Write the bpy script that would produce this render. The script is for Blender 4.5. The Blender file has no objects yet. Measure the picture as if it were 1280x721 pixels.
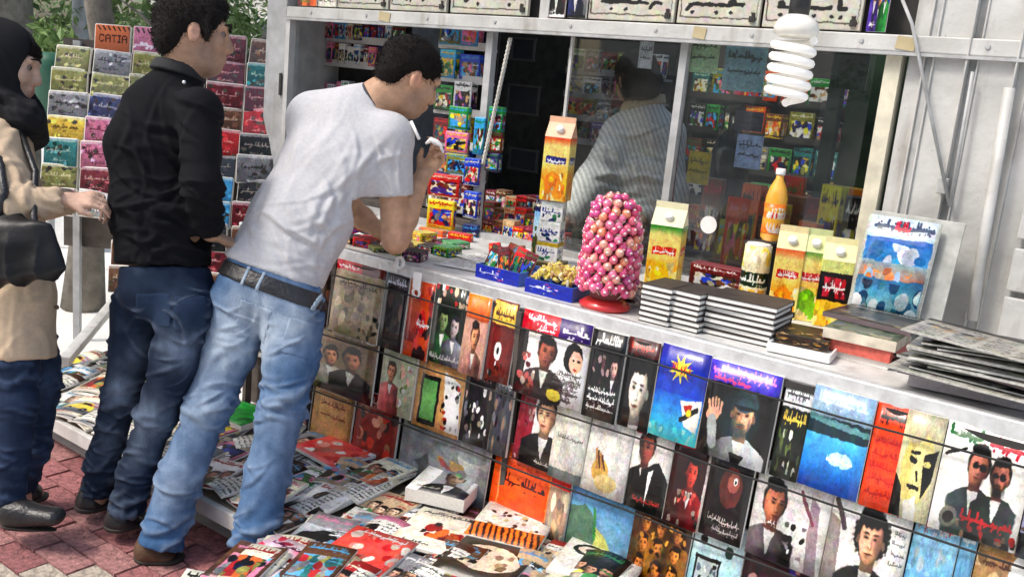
import bpy, math, random
import numpy as np
from mathutils import Vector, Matrix, Euler
R = math.radians
S = bpy.context.scene
COL = S.collection
rng = random.Random(7)

# ---------------------------------------------------------------- camera
FPX = 1192.0
PITCH, ROLL, YAW = R(12), R(5.6), R(36)
CAMP = np.array([0.0, 0.0, 1.6])
_fw = np.array([-math.sin(YAW)*math.cos(PITCH), math.cos(YAW)*math.cos(PITCH), -math.sin(PITCH)])
_rt = np.array([math.cos(YAW), math.sin(YAW), 0.0]); _up = np.cross(_rt, _fw)
CR = _rt*math.cos(ROLL)+_up*math.sin(ROLL); CU = -_rt*math.sin(ROLL)+_up*math.cos(ROLL); CF = _fw
camd = bpy.data.cameras.new('camera'); cam = bpy.data.objects.new('camera', camd); COL.objects.link(cam)
cam.matrix_world = Matrix(((CR[0], CU[0], -CF[0], CAMP[0]), (CR[1], CU[1], -CF[1], CAMP[1]), (CR[2], CU[2], -CF[2], CAMP[2]), (0, 0, 0, 1)))
camd.sensor_width = 36; camd.lens = FPX/1280*36; camd.clip_start = 0.05; camd.clip_end = 500
S.camera = cam

# ---------------------------------------------------------------- light
W = bpy.data.worlds.new("World"); S.world = W; W.use_nodes = True
nt = W.node_tree; bgn = nt.nodes['Background']
sky = nt.nodes.new('ShaderNodeTexSky'); sky.sky_type = 'NISHITA'; sky.sun_disc = False
SUN_EL, SUN_AZ = R(54), R(212)     # azimuth measured from +Y towards +X: the sun stands behind the camera, a little to the left
sky.sun_elevation = SUN_EL; sky.sun_rotation = SUN_AZ; sky.dust_density = 4.0; sky.air_density = 1.2
nt.links.new(sky.outputs[0], bgn.inputs[0]); bgn.inputs[1].default_value = 0.15
sl = bpy.data.lights.new('sun', 'SUN'); sl.energy = 1.5; sl.angle = R(10); sl.color = (1, .96, .9)
so = bpy.data.objects.new('sun', sl); COL.objects.link(so)
sd = Vector((math.sin(SUN_AZ)*math.cos(SUN_EL), math.cos(SUN_AZ)*math.cos(SUN_EL), math.sin(SUN_EL)))
so.rotation_euler = sd.to_track_quat('Z', 'Y').to_euler()
S.view_settings.view_transform = 'Standard'; S.view_settings.look = 'None'
S.view_settings.exposure = 0.56; S.view_settings.gamma = 1

def at(x, y, d):
    return CAMP + (CF*FPX + CR*(x-640) - CU*(y-360.5))*(d/FPX)
def onz(x, y, z):
    r = CF*FPX + CR*(x-640) - CU*(y-360.5); return CAMP + r*((z-CAMP[2])/r[2])
def ony(x, y, Y):
    r = CF*FPX + CR*(x-640) - CU*(y-360.5); return CAMP + r*((Y-CAMP[1])/r[1])

# ---------------------------------------------------------------- materials
MC = {}
def mat(name, col, rough=.6, metal=0., var=.12, scale=18., bump=.0, bscale=60., spec=.5, emis=0., trans=0., coat=0., attr=None, stripes=None, grime=0.):
    if name in MC: return MC[name]
    m = bpy.data.materials.new(name); m.use_nodes = True; t = m.node_tree; b = t.nodes['Principled BSDF']
    b.inputs['Roughness'].default_value = rough; b.inputs['Metallic'].default_value = metal
    b.inputs['Specular IOR Level'].default_value = spec; b.inputs['Coat Weight'].default_value = coat
    b.inputs['Transmission Weight'].default_value = trans
    tc = t.nodes.new('ShaderNodeTexCoord'); n = t.nodes.new('ShaderNodeTexNoise'); n.inputs['Scale'].default_value = scale; n.inputs['Detail'].default_value = 6
    t.links.new(tc.outputs['Object'], n.inputs['Vector'])
    mr = t.nodes.new('ShaderNodeMapRange'); mr.inputs[1].default_value = .3; mr.inputs[2].default_value = .7
    mr.inputs[3].default_value = 1-var; mr.inputs[4].default_value = 1+var
    t.links.new(n.outputs['Fac'], mr.inputs[0])
    mx = t.nodes.new('ShaderNodeMix'); mx.data_type = 'RGBA'; mx.blend_type = 'MULTIPLY'; mx.inputs[0].default_value = 1
    if attr:
        a = t.nodes.new('ShaderNodeAttribute'); a.attribute_name = attr; t.links.new(a.outputs['Color'], mx.inputs[6])
    elif stripes:
        w = t.nodes.new('ShaderNodeTexWave'); w.inputs['Scale'].default_value = stripes[1]; w.inputs['Distortion'].default_value = .6; w.bands_direction = stripes[2]
        t.links.new(tc.outputs['Object'], w.inputs['Vector'])
        m2 = t.nodes.new('ShaderNodeMix'); m2.data_type = 'RGBA'; m2.inputs[6].default_value = (*col, 1); m2.inputs[7].default_value = (*stripes[0], 1)
        t.links.new(w.outputs['Fac'], m2.inputs[0]); t.links.new(m2.outputs[2], mx.inputs[6])
    else: mx.inputs[6].default_value = (*col, 1)
    t.links.new(mr.outputs[0], mx.inputs[7]); t.links.new(mx.outputs[2], b.inputs['Base Color'])
    if grime:      # rust spots, dirty streaks and chipped paint
        tm = t.nodes.new('ShaderNodeMapping'); tm.inputs['Scale'].default_value = (1, 1, .22); t.links.new(tc.outputs['Object'], tm.inputs[0])
        last = mx.outputs[2]
        for sc_, lo_, hi_, cc, am, vec in ((13, .56, .72, (.2, .17, .13), .65, tm.outputs[0]), (60, .67, .74, (.22, .12, .07), .5, tc.outputs['Object']), (5, .5, .75, (.33, .31, .27), .5, tc.outputs['Object'])):
            ng = t.nodes.new('ShaderNodeTexNoise'); ng.inputs['Scale'].default_value = sc_; ng.inputs['Detail'].default_value = 8; t.links.new(vec, ng.inputs['Vector'])
            mg = t.nodes.new('ShaderNodeMapRange'); mg.inputs[1].default_value = lo_; mg.inputs[2].default_value = hi_; mg.inputs[3].default_value = 0; mg.inputs[4].default_value = am*grime; t.links.new(ng.outputs['Fac'], mg.inputs[0])
            m3 = t.nodes.new('ShaderNodeMix'); m3.data_type = 'RGBA'; m3.inputs[7].default_value = (*cc, 1); t.links.new(mg.outputs[0], m3.inputs[0]); t.links.new(last, m3.inputs[6]); last = m3.outputs[2]
        t.links.new(last, b.inputs['Base Color'])
    if bump:
        n2 = t.nodes.new('ShaderNodeTexNoise'); n2.inputs['Scale'].default_value = bscale; n2.inputs['Detail'].default_value = 5
        t.links.new(tc.outputs['Object'], n2.inputs['Vector'])
        bp = t.nodes.new('ShaderNodeBump'); bp.inputs['Strength'].default_value = bump; bp.inputs['Distance'].default_value = .01
        t.links.new(n2.outputs['Fac'], bp.inputs['Height']); t.links.new(bp.outputs[0], b.inputs['Normal'])
    if emis:
        b.inputs['Emission Color'].default_value = (*col, 1); b.inputs['Emission Strength'].default_value = emis
    MC[name] = m; return m

def img_mat(name, arr, rough=.35, coat=.0):
    """printed paper: the array is painted by the code below"""
    h, w = arr.shape[:2]
    im = bpy.data.images.new(name, w, h); px = np.ones((h, w, 4), np.float32); px[..., :3] = np.clip(arr[::-1], 0, 1)
    im.pixels.foreach_set(px.ravel()); im.update()
    m = bpy.data.materials.new(name); m.use_nodes = True; t = m.node_tree; b = t.nodes['Principled BSDF']
    b.inputs['Roughness'].default_value = rough; b.inputs['Coat Weight'].default_value = coat
    ti = t.nodes.new('ShaderNodeTexImage'); ti.image = im
    uv = t.nodes.new('ShaderNodeUVMap'); uv.uv_map = 'UVMap'; t.links.new(uv.outputs[0], ti.inputs[0])
    tc = t.nodes.new('ShaderNodeTexCoord'); n = t.nodes.new('ShaderNodeTexNoise'); n.inputs['Scale'].default_value = 45; n.inputs['Detail'].default_value = 6
    t.links.new(tc.outputs['Object'], n.inputs['Vector'])
    mr = t.nodes.new('ShaderNodeMapRange'); mr.inputs[1].default_value = .3; mr.inputs[2].default_value = .7; mr.inputs[3].default_value = .86; mr.inputs[4].default_value = .98
    t.links.new(n.outputs['Fac'], mr.inputs[0])
    mx = t.nodes.new('ShaderNodeMix'); mx.data_type = 'RGBA'; mx.blend_type = 'MULTIPLY'; mx.inputs[0].default_value = 1
    t.links.new(ti.outputs[0], mx.inputs[6]); t.links.new(mr.outputs[0], mx.inputs[7]); t.links.new(mx.outputs[2], b.inputs['Base Color'])
    n2 = t.nodes.new('ShaderNodeTexNoise'); n2.inputs['Scale'].default_value = 14; n2.inputs['Detail'].default_value = 3
    t.links.new(tc.outputs['Object'], n2.inputs['Vector'])
    bp = t.nodes.new('ShaderNodeBump'); bp.inputs['Strength'].default_value = .35; bp.inputs['Distance'].default_value = .01
    t.links.new(n2.outputs['Fac'], bp.inputs['Height']); t.links.new(bp.outputs[0], b.inputs['Normal'])
    return m

# ---------------------------------------------------------------- objects
def tag(o, label=None, cat=None, group=None, kind=None):
    if label: o['label'] = label
    if cat: o['category'] = cat
    if group: o['group'] = group
    if kind: o['kind'] = kind
    return o
def link(name, me, parent=None, loc=None, rot=None):
    o = bpy.data.objects.new(name, me); COL.objects.link(o)
    if parent: o.parent = parent
    if loc is not None: o.location = loc
    if rot is not None: o.rotation_euler = rot
    return o
def thing(name, label, cat, loc=(0, 0, 0), rz=0., group=None):
    o = link(name, None, None, loc, (0, 0, rz)); return tag(o, label, cat, group)

class MB:
    def __init__(s): s.v = []; s.f = []; s.uv = []; s.mi = []; s.sm = []
    def face(s, idx, uv=None, m=0, smooth=False):
        s.f.append(tuple(idx)); s.uv.append(uv or [(0, 0)]*len(idx)); s.mi.append(m); s.sm.append(smooth)
    def box(s, c, d, rot=None, m=0, taper=1., front=None):
        """box centre c, size d; front = material index of the -Y face, which gets UVs"""
        o = len(s.v); M = rot if rot is not None else Matrix.Identity(3)
        if isinstance(M, (tuple, list)): M = Euler(M).to_matrix()
        for z in (-1, 1):
            for x, y in ((-1, -1), (1, -1), (1, 1), (-1, 1)):
                k = taper if z > 0 else 1
                s.v.append(tuple(Vector(c) + M @ Vector((x*d[0]/2*k, y*d[1]/2*k, z*d[2]/2))))
        q = [(0, 0), (1, 0), (1, 1), (0, 1)]
        for i, f in enumerate(((0, 1, 5, 4), (1, 2, 6, 5), (2, 3, 7, 6), (3, 0, 4, 7), (4, 5, 6, 7), (3, 2, 1, 0))):
            s.face([o+j for j in f], q, front if (i == 0 and front is not None) else m)
        return s
    def tube(s, pts, r, n=8, m=0, cap=True, closed=False):
        pts = [Vector(p) for p in pts]; N = len(pts); o = len(s.v)
        rr = r if isinstance(r, (list, tuple)) else [r]*N
        prev = None
        for i, p in enumerate(pts):
            if closed: d = pts[(i+1) % N]-pts[i-1]
            else: d = pts[min(i+1, N-1)]-pts[max(i-1, 0)]
            d.normalize()
            if prev is None: a = d.orthogonal().normalized()
            else: a = (prev - d*prev.dot(d)).normalized()
            prev = a; b = d.cross(a)
            for k in range(n):
                t = 2*math.pi*k/n; s.v.append(tuple(p + (a*math.cos(t)+b*math.sin(t))*rr[i]))
        for i in range(N if closed else N-1):
            for k in range(n):
                j = (i+1) % N
                s.face([o+i*n+k, o+i*n+(k+1) % n, o+j*n+(k+1) % n, o+j*n+k], [(k/n, i/N), ((k+1)/n, i/N), ((k+1)/n, (i+1)/N), (k/n, (i+1)/N)], m, True)
        if cap and not closed:
            s.face([o+k for k in range(n)][::-1], None, m); s.face([o+(N-1)*n+k for k in range(n)], None, m)
        return s
    def lathe(s, prof, c=(0, 0, 0), n=20, m=0, arc=0., sx=1, sy=1):
        """profile [(r,z)...] about z; u runs round, v up"""
        o = len(s.v)
        for (r, z) in prof:
            for k in range(n):
                t = 2*math.pi*k/n+arc; s.v.append((c[0]+r*math.cos(t)*sx, c[1]+r*math.sin(t)*sy, c[2]+z))
        L = len(prof); z0, z1 = prof[0][1], prof[-1][1]
        for i in range(L-1):
            va, vb = i/(L-1), (i+1)/(L-1)
            for k in range(n):
                ua = round(2*k/n % 1, 5); ub = ua+2/n; s.face([o+i*n+k, o+i*n+(k+1) % n, o+(i+1)*n+(k+1) % n, o+(i+1)*n+k], [(ua, va), (ub, va), (ub, vb), (ua, vb)], m, True)
        s.face([o+k for k in range(n)][::-1], None, m); s.face([o+(L-1)*n+k for k in range(n)], None, m)
        return s
    def sph(s, c, r, n=10, m=0, sc=(1, 1, 1)):
        o = len(s.v); h = n//2
        for i in range(h+1):
            a = math.pi*i/h
            for k in range(n):
                t = 2*math.pi*k/n; s.v.append((c[0]+r*sc[0]*math.sin(a)*math.cos(t), c[1]+r*sc[1]*math.sin(a)*math.sin(t), c[2]-r*sc[2]*math.cos(a)))
        for i in range(h):
            for k in range(n):
                s.face([o+i*n+k, o+i*n+(k+1) % n, o+(i+1)*n+(k+1) % n, o+(i+1)*n+k], None, m, True)
        return s
    def mesh(s, name, mats):
        me = bpy.data.meshes.new(name); me.from_pydata(s.v, [], s.f)
        for m in (mats if isinstance(mats, (list, tuple)) else [mats]): me.materials.append(m)
        u = me.uv_layers.new(name='UVMap'); u.data.foreach_set('uv', np.array([c for f in s.uv for p in f for c in p], np.float32))
        me.polygons.foreach_set('material_index', s.mi); me.polygons.foreach_set('use_smooth', s.sm)
        me.update(); return me
    def build(s, name, mats, parent=None, loc=None, rot=None):
        return link(name, s.mesh(name, mats), parent, loc, rot)
def bevel(o, w=.004, seg=2):
    b = o.modifiers.new('bevel', 'BEVEL'); b.width = w; b.segments = seg; b.limit_method = 'ANGLE'; return o

# ---------------------------------------------------------------- painter for printed matter
GLY = {'C': ["01110", "10001", "10000", "10000", "10000", "10001", "01110"], 'A': ["01110", "10001", "10001", "11111", "10001", "10001", "10001"],
       'T': ["11111", "00100", "00100", "00100", "00100", "00100", "00100"], 'I': ["111", "010", "010", "010", "010", "010", "111"],
       'O': ["01110", "10001", "10001", "10001", "10001", "10001", "01110"], 'P': ["11110", "10001", "10001", "11110", "10000", "10000", "10000"]}
class Cv:
    def __init__(s, w=96, h=128, bg=(1, 1, 1)):
        s.w, s.h = w, h; s.a = np.zeros((h, w, 3), np.float32); s.a[:] = bg
        s.Y, s.X = np.mgrid[0:h, 0:w].astype(np.float32); s.X = (s.X+.5)/w; s.Y = (s.Y+.5)/h
    def put(s, m, c):
        if isinstance(c, tuple): s.a[m] = c
        else: s.a[m] = c[m]
        return s
    def rect(s, x0, y0, x1, y1, c): return s.put((s.X >= x0) & (s.X < x1) & (s.Y >= y0) & (s.Y < y1), c)
    def grad(s, y0, y1, c0, c1, x0=0, x1=1):
        t = np.clip((s.Y-y0)/(y1-y0), 0, 1)[..., None]; g = np.array(c0)*(1-t)+np.array(c1)*t
        return s.put((s.X >= x0) & (s.X < x1) & (s.Y >= y0) & (s.Y < y1), g.astype(np.float32))
    def ell(s, cx, cy, rx, ry, c, a=0):
        x = s.X-cx; y = (s.Y-cy); ca, sa = math.cos(a), math.sin(a)
        return s.put(((x*ca+y*sa)/rx)**2+((-x*sa+y*ca)/ry)**2 < 1, c)
    def poly(s, pts, c):
        m = np.zeros(s.X.shape, bool); n = len(pts)
        for i in range(n):
            x0, y0 = pts[i]; x1, y1 = pts[(i+1) % n]
            if y0 == y1: continue
            m ^= ((y0 > s.Y) != (y1 > s.Y)) & (s.X < (x1-x0)*(s.Y-y0)/(y1-y0)+x0)
        return s.put(m, c)
    def line(s, x0, y0, x1, y1, t, c):
        dx, dy = x1-x0, (y1-y0); L = dx*dx+dy*dy+1e-9; k = np.clip(((s.X-x0)*dx+(s.Y-y0)*dy)/L, 0, 1)
        return s.put((s.X-x0-k*dx)**2+(s.Y-y0-k*dy)**2 < t*t, c)
    def blot(s, x0, y0, x1, y1, cols, n, r, g):
        for _ in range(n):
            cx, cy = g.uniform(x0, x1), g.uniform(y0, y1); c = g.choice(cols); k = g.uniform(.75, 1.2)
            x = s.X-cx; y = s.Y-cy; a = g.uniform(0, 3); q = g.uniform(.4, 1)*r; p = g.uniform(.4, 1)*r
            m = (((x*math.cos(a)+y*math.sin(a))/q)**2+((-x*math.sin(a)+y*math.cos(a))/p)**2 < 1) & (s.X >= x0) & (s.X < x1) & (s.Y >= y0) & (s.Y < y1)
            s.put(m, tuple(min(1, v*k) for v in c))
        return s
    def text(s, x0, x1, y, h, c, g, t=None):
        if t: t *= .8
        """a line of flowing joined script: baseline strokes, risers, tails and dots"""
        t = t or h*.10; x = x0
        while x < x1-.02:
            wl = min(x1-x, g.uniform(1.2, 2.6)*h); s.line(x, y, x+wl*.86, y, t, c)
            u = x
            while u < x+wl*.86:
                k = g.random()
                if k < .3: s.line(u, y, u+h*.05, y-h*.62, t, c)
                elif k < .5: s.line(u, y, u-h*.2, y+h*.3, t, c)
                elif k < .75: s.ell(u+h*.1, y-h*.14, h*.17, h*.2, c)
                if g.random() < .4: s.ell(u+h*.1, y+g.choice((-1, 1))*h*.42, t*.9, t*.9, c)
                u += h*.36
            x += wl
        return s
    def lat(s, word, x, y, hh, c):
        px = hh/7*.9
        for ch in word:
            G = GLY[ch]
            for j, row in enumerate(G):
                for i, b in enumerate(row):
                    if b == '1': s.rect(x+i*px*.75, y+j*px, x+(i+1.1)*px*.75, y+(j+1.1)*px, c)
            x += (len(G[0])+1)*px*.75
        return s
    def soft(s, cx, cy, rx, ry, c, al=1., f=.35, a=0.):
        """feathered ellipse"""
        x = s.X-cx; y = s.Y-cy; ca, sa = math.cos(a), math.sin(a); q = np.sqrt(((x*ca+y*sa)/rx)**2+((-x*sa+y*ca)/ry)**2)
        m = (np.clip((1+f-q)/(2*f), 0, 1)*al)[..., None]; s.a = s.a*(1-m)+np.array(c, np.float32)*m; return s
    def face(s, cx, cy, r, skin=(.8, .6, .48), hair=(.08, .06, .05), shirt=(.2, .2, .22), beard=False, curly=False, cap=None, glasses=False, g=rng, turn=0.):
        """a printed portrait: modelled head and shoulders lit from one side"""
        r = r*1.22; asp = s.w/s.h; ry = r*asp; turn = turn or g.uniform(-.6, .6); L = g.choice([-1, 1]); tl = g.uniform(-.16, .16)
        X0 = (s.X-cx)/r; Y0 = (s.Y-cy)/ry; X = X0*math.cos(tl)+Y0*math.sin(tl); Y = -X0*math.sin(tl)+Y0*math.cos(tl)
        def comp(m, col): s.a[...] = s.a*(1-m[..., None])+col*m[..., None]
        def ed(q, f=.06): return np.clip((1+f-q)/(2*f), 0, 1)
        sh = np.array(shirt, np.float32)
        wsh = 1.95*np.clip((Y0-1.05)/.75, 0, 1)**.5; m = np.clip((wsh-np.abs(X0))*8, 0, 1)*(Y0 > 1.05)*(Y0 < 5)
        cloth = (.85+.12*np.sin(X0*3+Y0*2)*np.sin(Y0*3-X0*2)+.22*L*X0)[..., None]; comp(m, np.clip(sh*cloth+.02, 0, 1))
        mk = ed(np.abs(X0)/.42)*(Y0 > .5)*(Y0 < 1.55-.5*np.abs(X0)); sk = np.array(skin, np.float32)
        comp(mk, sk*(.52+.15*L*X0)[..., None])
        v = (Y0 > 1.3)*(np.abs(X0) < .42-(Y0-1.3)*.3)*(Y0 < 2.6); comp(v*.9, np.array([.85, .85, .83])*np.ones_like(s.a))
        hr = 1.3 if curly else 1.06; hq = np.sqrt((X/(.84*hr))**2+((Y+.26)/(.95*(1.12 if curly else 1)))**2)+(.08*np.sin(X*17+Y*9)*np.sin(Y*15-X*7) if curly else .025*np.sin(X*21+3*Y))
        hs = (.75+.5*np.clip(-Y-.5, 0, 1)*(np.sin(X*26+Y*6)*.4+.8))[..., None]; comp(ed(hq), np.array(hair)*hs+.015*np.ones_like(s.a))
        q = np.sqrt((X/(.74-.16*np.clip(Y, 0, 1)))**2+(Y/1.02)**2); nz_ = np.sqrt(np.clip(1-q*q, 0, 1)); lit = np.clip(.62+.42*nz_+.36*L*X-.12*Y, .18, 1.3)
        col = sk*lit[..., None]*np.array([1.05, .98, .93]); comp(ed(q), col)
        for e in (-1, 1):
            ex = (e*.78); comp(ed(np.sqrt(((X-ex)/.1)**2+((Y-.02)/.2)**2), .2)*(.9 if e*turn <= .2 else 0), sk*.6*np.ones_like(s.a))
        o = turn*.22
        fr = ed(np.sqrt(((X-.12*L)/.72)**2+((Y+1.0)/(.34 if not curly else .5))**2)+.06*np.sin(X*19), .12); comp(fr, np.array(hair)*hs+.01*np.ones_like(s.a))
        def F(x, y, a_, b_, c_, al, f=.5): comp(ed(np.sqrt(((X-x)/a_)**2+((Y-y)/b_)**2), f)*al, np.array(c_)*np.ones_like(s.a))
        dk = tuple(v*.3 for v in skin)
        for e in (-1, 1):
            ex = o+e*.3; F(ex, -.14, .2, .13, tuple(v*.5 for v in skin), .6); F(ex, -.12, .11, .045, (.06, .04, .04), .95); F(ex, -.3, .19, .045, hair, .8)
            if glasses: F(ex, -.1, .25, .17, (.05, .03, .04), .95, .15)
        if glasses: F(o, -.14, .3, .03, (.05, .03, .04), .9, .2)
        F(o-L*.07, .12, .06, .26, dk, .35); F(o, .3, .15, .07, dk, .5); F(o, .24, .06, .06, tuple(min(1, v*1.25) for v in skin), .6)
        F(o, .55, .22, .055, (.42, .2, .17), .85); F(o, .53, .2, .018, (.15, .06, .05), .8); F(o, .66, .16, .05, dk, .3)
        F(-L*.5, .35, .22, .5, dk, .4)
        if beard: F(o, .82, .48, .3, hair, .85, .4); F(o, .44, .3, .06, hair, .85, .4); F(-.52, .45, .12, .4, hair, .6); F(.52, .45, .12, .4, hair, .6); F(o, .56, .15, .04, (.45, .22, .18), .8)
        if cap: comp(ed(np.sqrt((X/.9)**2+((Y+.72)/.5)**2), .06), np.array(cap)*(.7+.3*nz_+.2*L*X)[..., None]); comp(ed(np.sqrt(((X-.1)/.9)**2+((Y+.42)/.1)**2), .1), np.array(cap)*.45*np.ones_like(s.a))
        return s
    def out(s, g=rng, q=.55):
        rs = np.random.RandomState(g.randint(0, 9999)); h, w = s.h, s.w
        def nz(n, amp):
            k = rs.normal(0, 1, (n+2, int(n*w/h)+2)); yy = np.linspace(0, k.shape[0]-1.01, h); xx = np.linspace(0, k.shape[1]-1.01, w)
            y0, x0 = yy.astype(int), xx.astype(int); fy, fx = (yy-y0)[:, None], (xx-x0)[None]
            fy, fx = fy*fy*(3-2*fy), fx*fx*(3-2*fx)
            A, B, C, D = k[y0][:, x0], k[y0][:, x0+1], k[y0+1][:, x0], k[y0+1][:, x0+1]
            return ((A*(1-fx)+B*fx)*(1-fy)+(C*(1-fx)+D*fx)*fy)*amp
        # printed photographs: wobble the outlines, break up flat tones, add halftone-like grain
        iy = np.clip(np.arange(h)[:, None]+nz(9, .006*h)+nz(26, .003*h), 0, h-1).astype(int); ix = np.clip(np.arange(w)[None]+nz(9, .006*w)+nz(26, .003*w), 0, w-1).astype(int)
        a = s.a[iy, ix]; b = a.copy(); b[1:-1, 1:-1] = (a[:-2, 1:-1]+a[2:, 1:-1]+a[1:-1, :-2]+a[1:-1, 2:]+2*a[1:-1, 1:-1])/6
        a = a*.45+b*.55; t = 1+(nz(4, .08)+nz(11, .06)+nz(30, .07)+nz(int(h*.5), .09))*q
        a = a*t[..., None]+nz(7, .012)[..., None]+np.stack([nz(16, .018) for _ in range(3)], -1)
        m = a.mean(); return np.clip((a-m)*1.22+m-.01, .01, .97)
PAL = dict(red=(.75, .1, .12), maroon=(.38, .05, .1), orange=(.92, .36, .1), yellow=(.95, .78, .2), green=(.15, .5, .22), teal=(.1, .42, .42), blue=(.12, .25, .7), cyan=(.25, .62, .85),
           purple=(.32, .2, .55), pink=(.88, .45, .6), brown=(.4, .24, .14), tan=(.75, .62, .45), olive=(.5, .5, .2), grey=(.5, .5, .52), black=(.06, .06, .07), white=(.93, .93, .9), cream=(.9, .86, .72), navy=(.1, .13, .32))
def rnd_cover(g, base=None, w=80, h=108, kind=None):
    """a made-up magazine front; returns (array, what it looks like)"""
    nm = base or g.choice(list(PAL)); b = PAL[nm]; c = Cv(w, h, b); ac = g.choice(['white', 'yellow', 'red', 'black', 'cyan', 'cream', 'pink', 'green']);
    if ac == nm: ac = 'black' if nm != 'black' else 'white'
    A = PAL[ac]; k = kind or g.choice(['face', 'face', 'faces', 'scene', 'news', 'product', 'car'])
    c.grad(0, 1, tuple(min(1, v*1.15) for v in b), tuple(v*.75 for v in b))
    sk = g.choice([(.82, .62, .5), (.72, .5, .38), (.88, .72, .6)])
    if k == 'face': c.face(g.uniform(.35, .65), .48, .2, sk, g.choice([(.08, .06, .05), (.25, .14, .08)]), PAL[g.choice(list(PAL))], g=g, beard=g.random() < .3, curly=g.random() < .3); d = 'a single portrait'
    elif k == 'faces':
        for i in range(3): c.face(.22+.28*i, .5+.08*(i % 2), .13, sk, (.08, .06, .05), PAL[g.choice(list(PAL))], g=g)
        d = 'several small portraits'
    elif k == 'scene':
        c.grad(.22, .6, (.5, .7, .9), (.85, .9, .92)); c.grad(.6, .9, (.3, .42, .2), (.15, .2, .1)); c.blot(0, .45, 1, .85, [PAL['green'], PAL['brown'], PAL['tan']], 26, .09, g); d = 'a landscape picture'
    elif k == 'news':
        c.a[:] = (.86, .85, .8); c.rect(0, 0, 1, .13, b)
        for i in range(4):
            for y in range(9): c.text(.05+.24*i, .25+.24*i, .22+.085*y, .05, (.2, .2, .2), g)
        c.rect(.05, .3, .48, .55, tuple(v*.8 for v in A)); c.blot(.05, .3, .48, .55, [PAL['black'], PAL['tan'], PAL['grey']], 14, .07, g); d = 'columns of newsprint'
    elif k == 'product':
        c.rect(.1, .3, .9, .85, A); c.blot(.1, .3, .9, .85, [PAL[g.choice(list(PAL))] for _ in range(4)], 24, .13, g); d = 'a framed colour picture'
    else:
        c.grad(.35, .9, (.7, .72, .75), (.3, .32, .36)); q = PAL[g.choice(['red', 'blue', 'black', 'white', 'yellow'])]
        c.poly([(.08, .72), (.12, .58), (.32, .52), (.45, .42), (.72, .43), (.86, .55), (.93, .6), (.92, .73)], q); c.poly([(.36, .53), (.47, .45), (.69, .46), (.78, .54)], (.1, .12, .15))
        for x in (.26, .74): c.ell(x, .73, .09, .07, (.05, .05, .05)); c.ell(x, .73, .04, .03, (.7, .7, .7))
        d = 'a drawing of a car'
    if k != 'news':
        c.text(.08, .92, .13, .13, A, g, .018)
        c.text(.1, g.uniform(.4, .8), .92, .06, A, g)
        for i in range(g.randint(1, 4)): c.text(.66, .95, .3+.1*i, .05, g.choice([A, (1, 1, 1), (.05, .05, .05)]), g)
        if g.random() < .4: c.rect(0, .95, 1, 1, A)
    return c.out(g), f'{nm} and {ac}', d

# ---------------------------------------------------------------- magazines
PAPER = mat('page_edges', (.78, .76, .7), .8, var=.1, scale=120)
def mag_mesh(w, h, t, mfront, bend=.0, nx=6, ny=4, tilt=0.):
    """lies flat in XY, cover up (+Z), top of the cover towards +Y; page block below, uneven edges"""
    b = MB(); N = (nx+1)*(ny+1)
    for lay in (1, 0):
        for j in range(ny+1):
            for i in range(nx+1):
                u, v = i/nx, j/ny; q = bend*(math.sin(u*math.pi)*.6+(v-.5)**2*1.2*(u > .5)*(u-.5))
                b.v.append(((u-.5)*w, (v-.5)*h, q+(t if lay else 0)))
    for j in range(ny):
        for i in range(nx):
            a = j*(nx+1)+i
            b.face([a, a+1, a+nx+2, a+nx+1], [(i/nx, j/ny), ((i+1)/nx, j/ny), ((i+1)/nx, (j+1)/ny), (i/nx, (j+1)/ny)], 0, True)
            b.face([N+a, N+a+nx+1, N+a+nx+2, N+a+1], None, 1)
    rim = [i for i in range(nx+1)]+[(j+1)*(nx+1)-1 for j in range(1, ny+1)]+[ny*(nx+1)+i for i in range(nx-1, -1, -1)]+[j*(nx+1) for j in range(ny-1, 0, -1)]
    for k in range(len(rim)):
        a, c = rim[k], rim[(k+1) % len(rim)]; b.face([a, N+a, N+c, c], None, 1)
    return b.mesh('magazine', [mfront, PAPER])
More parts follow.
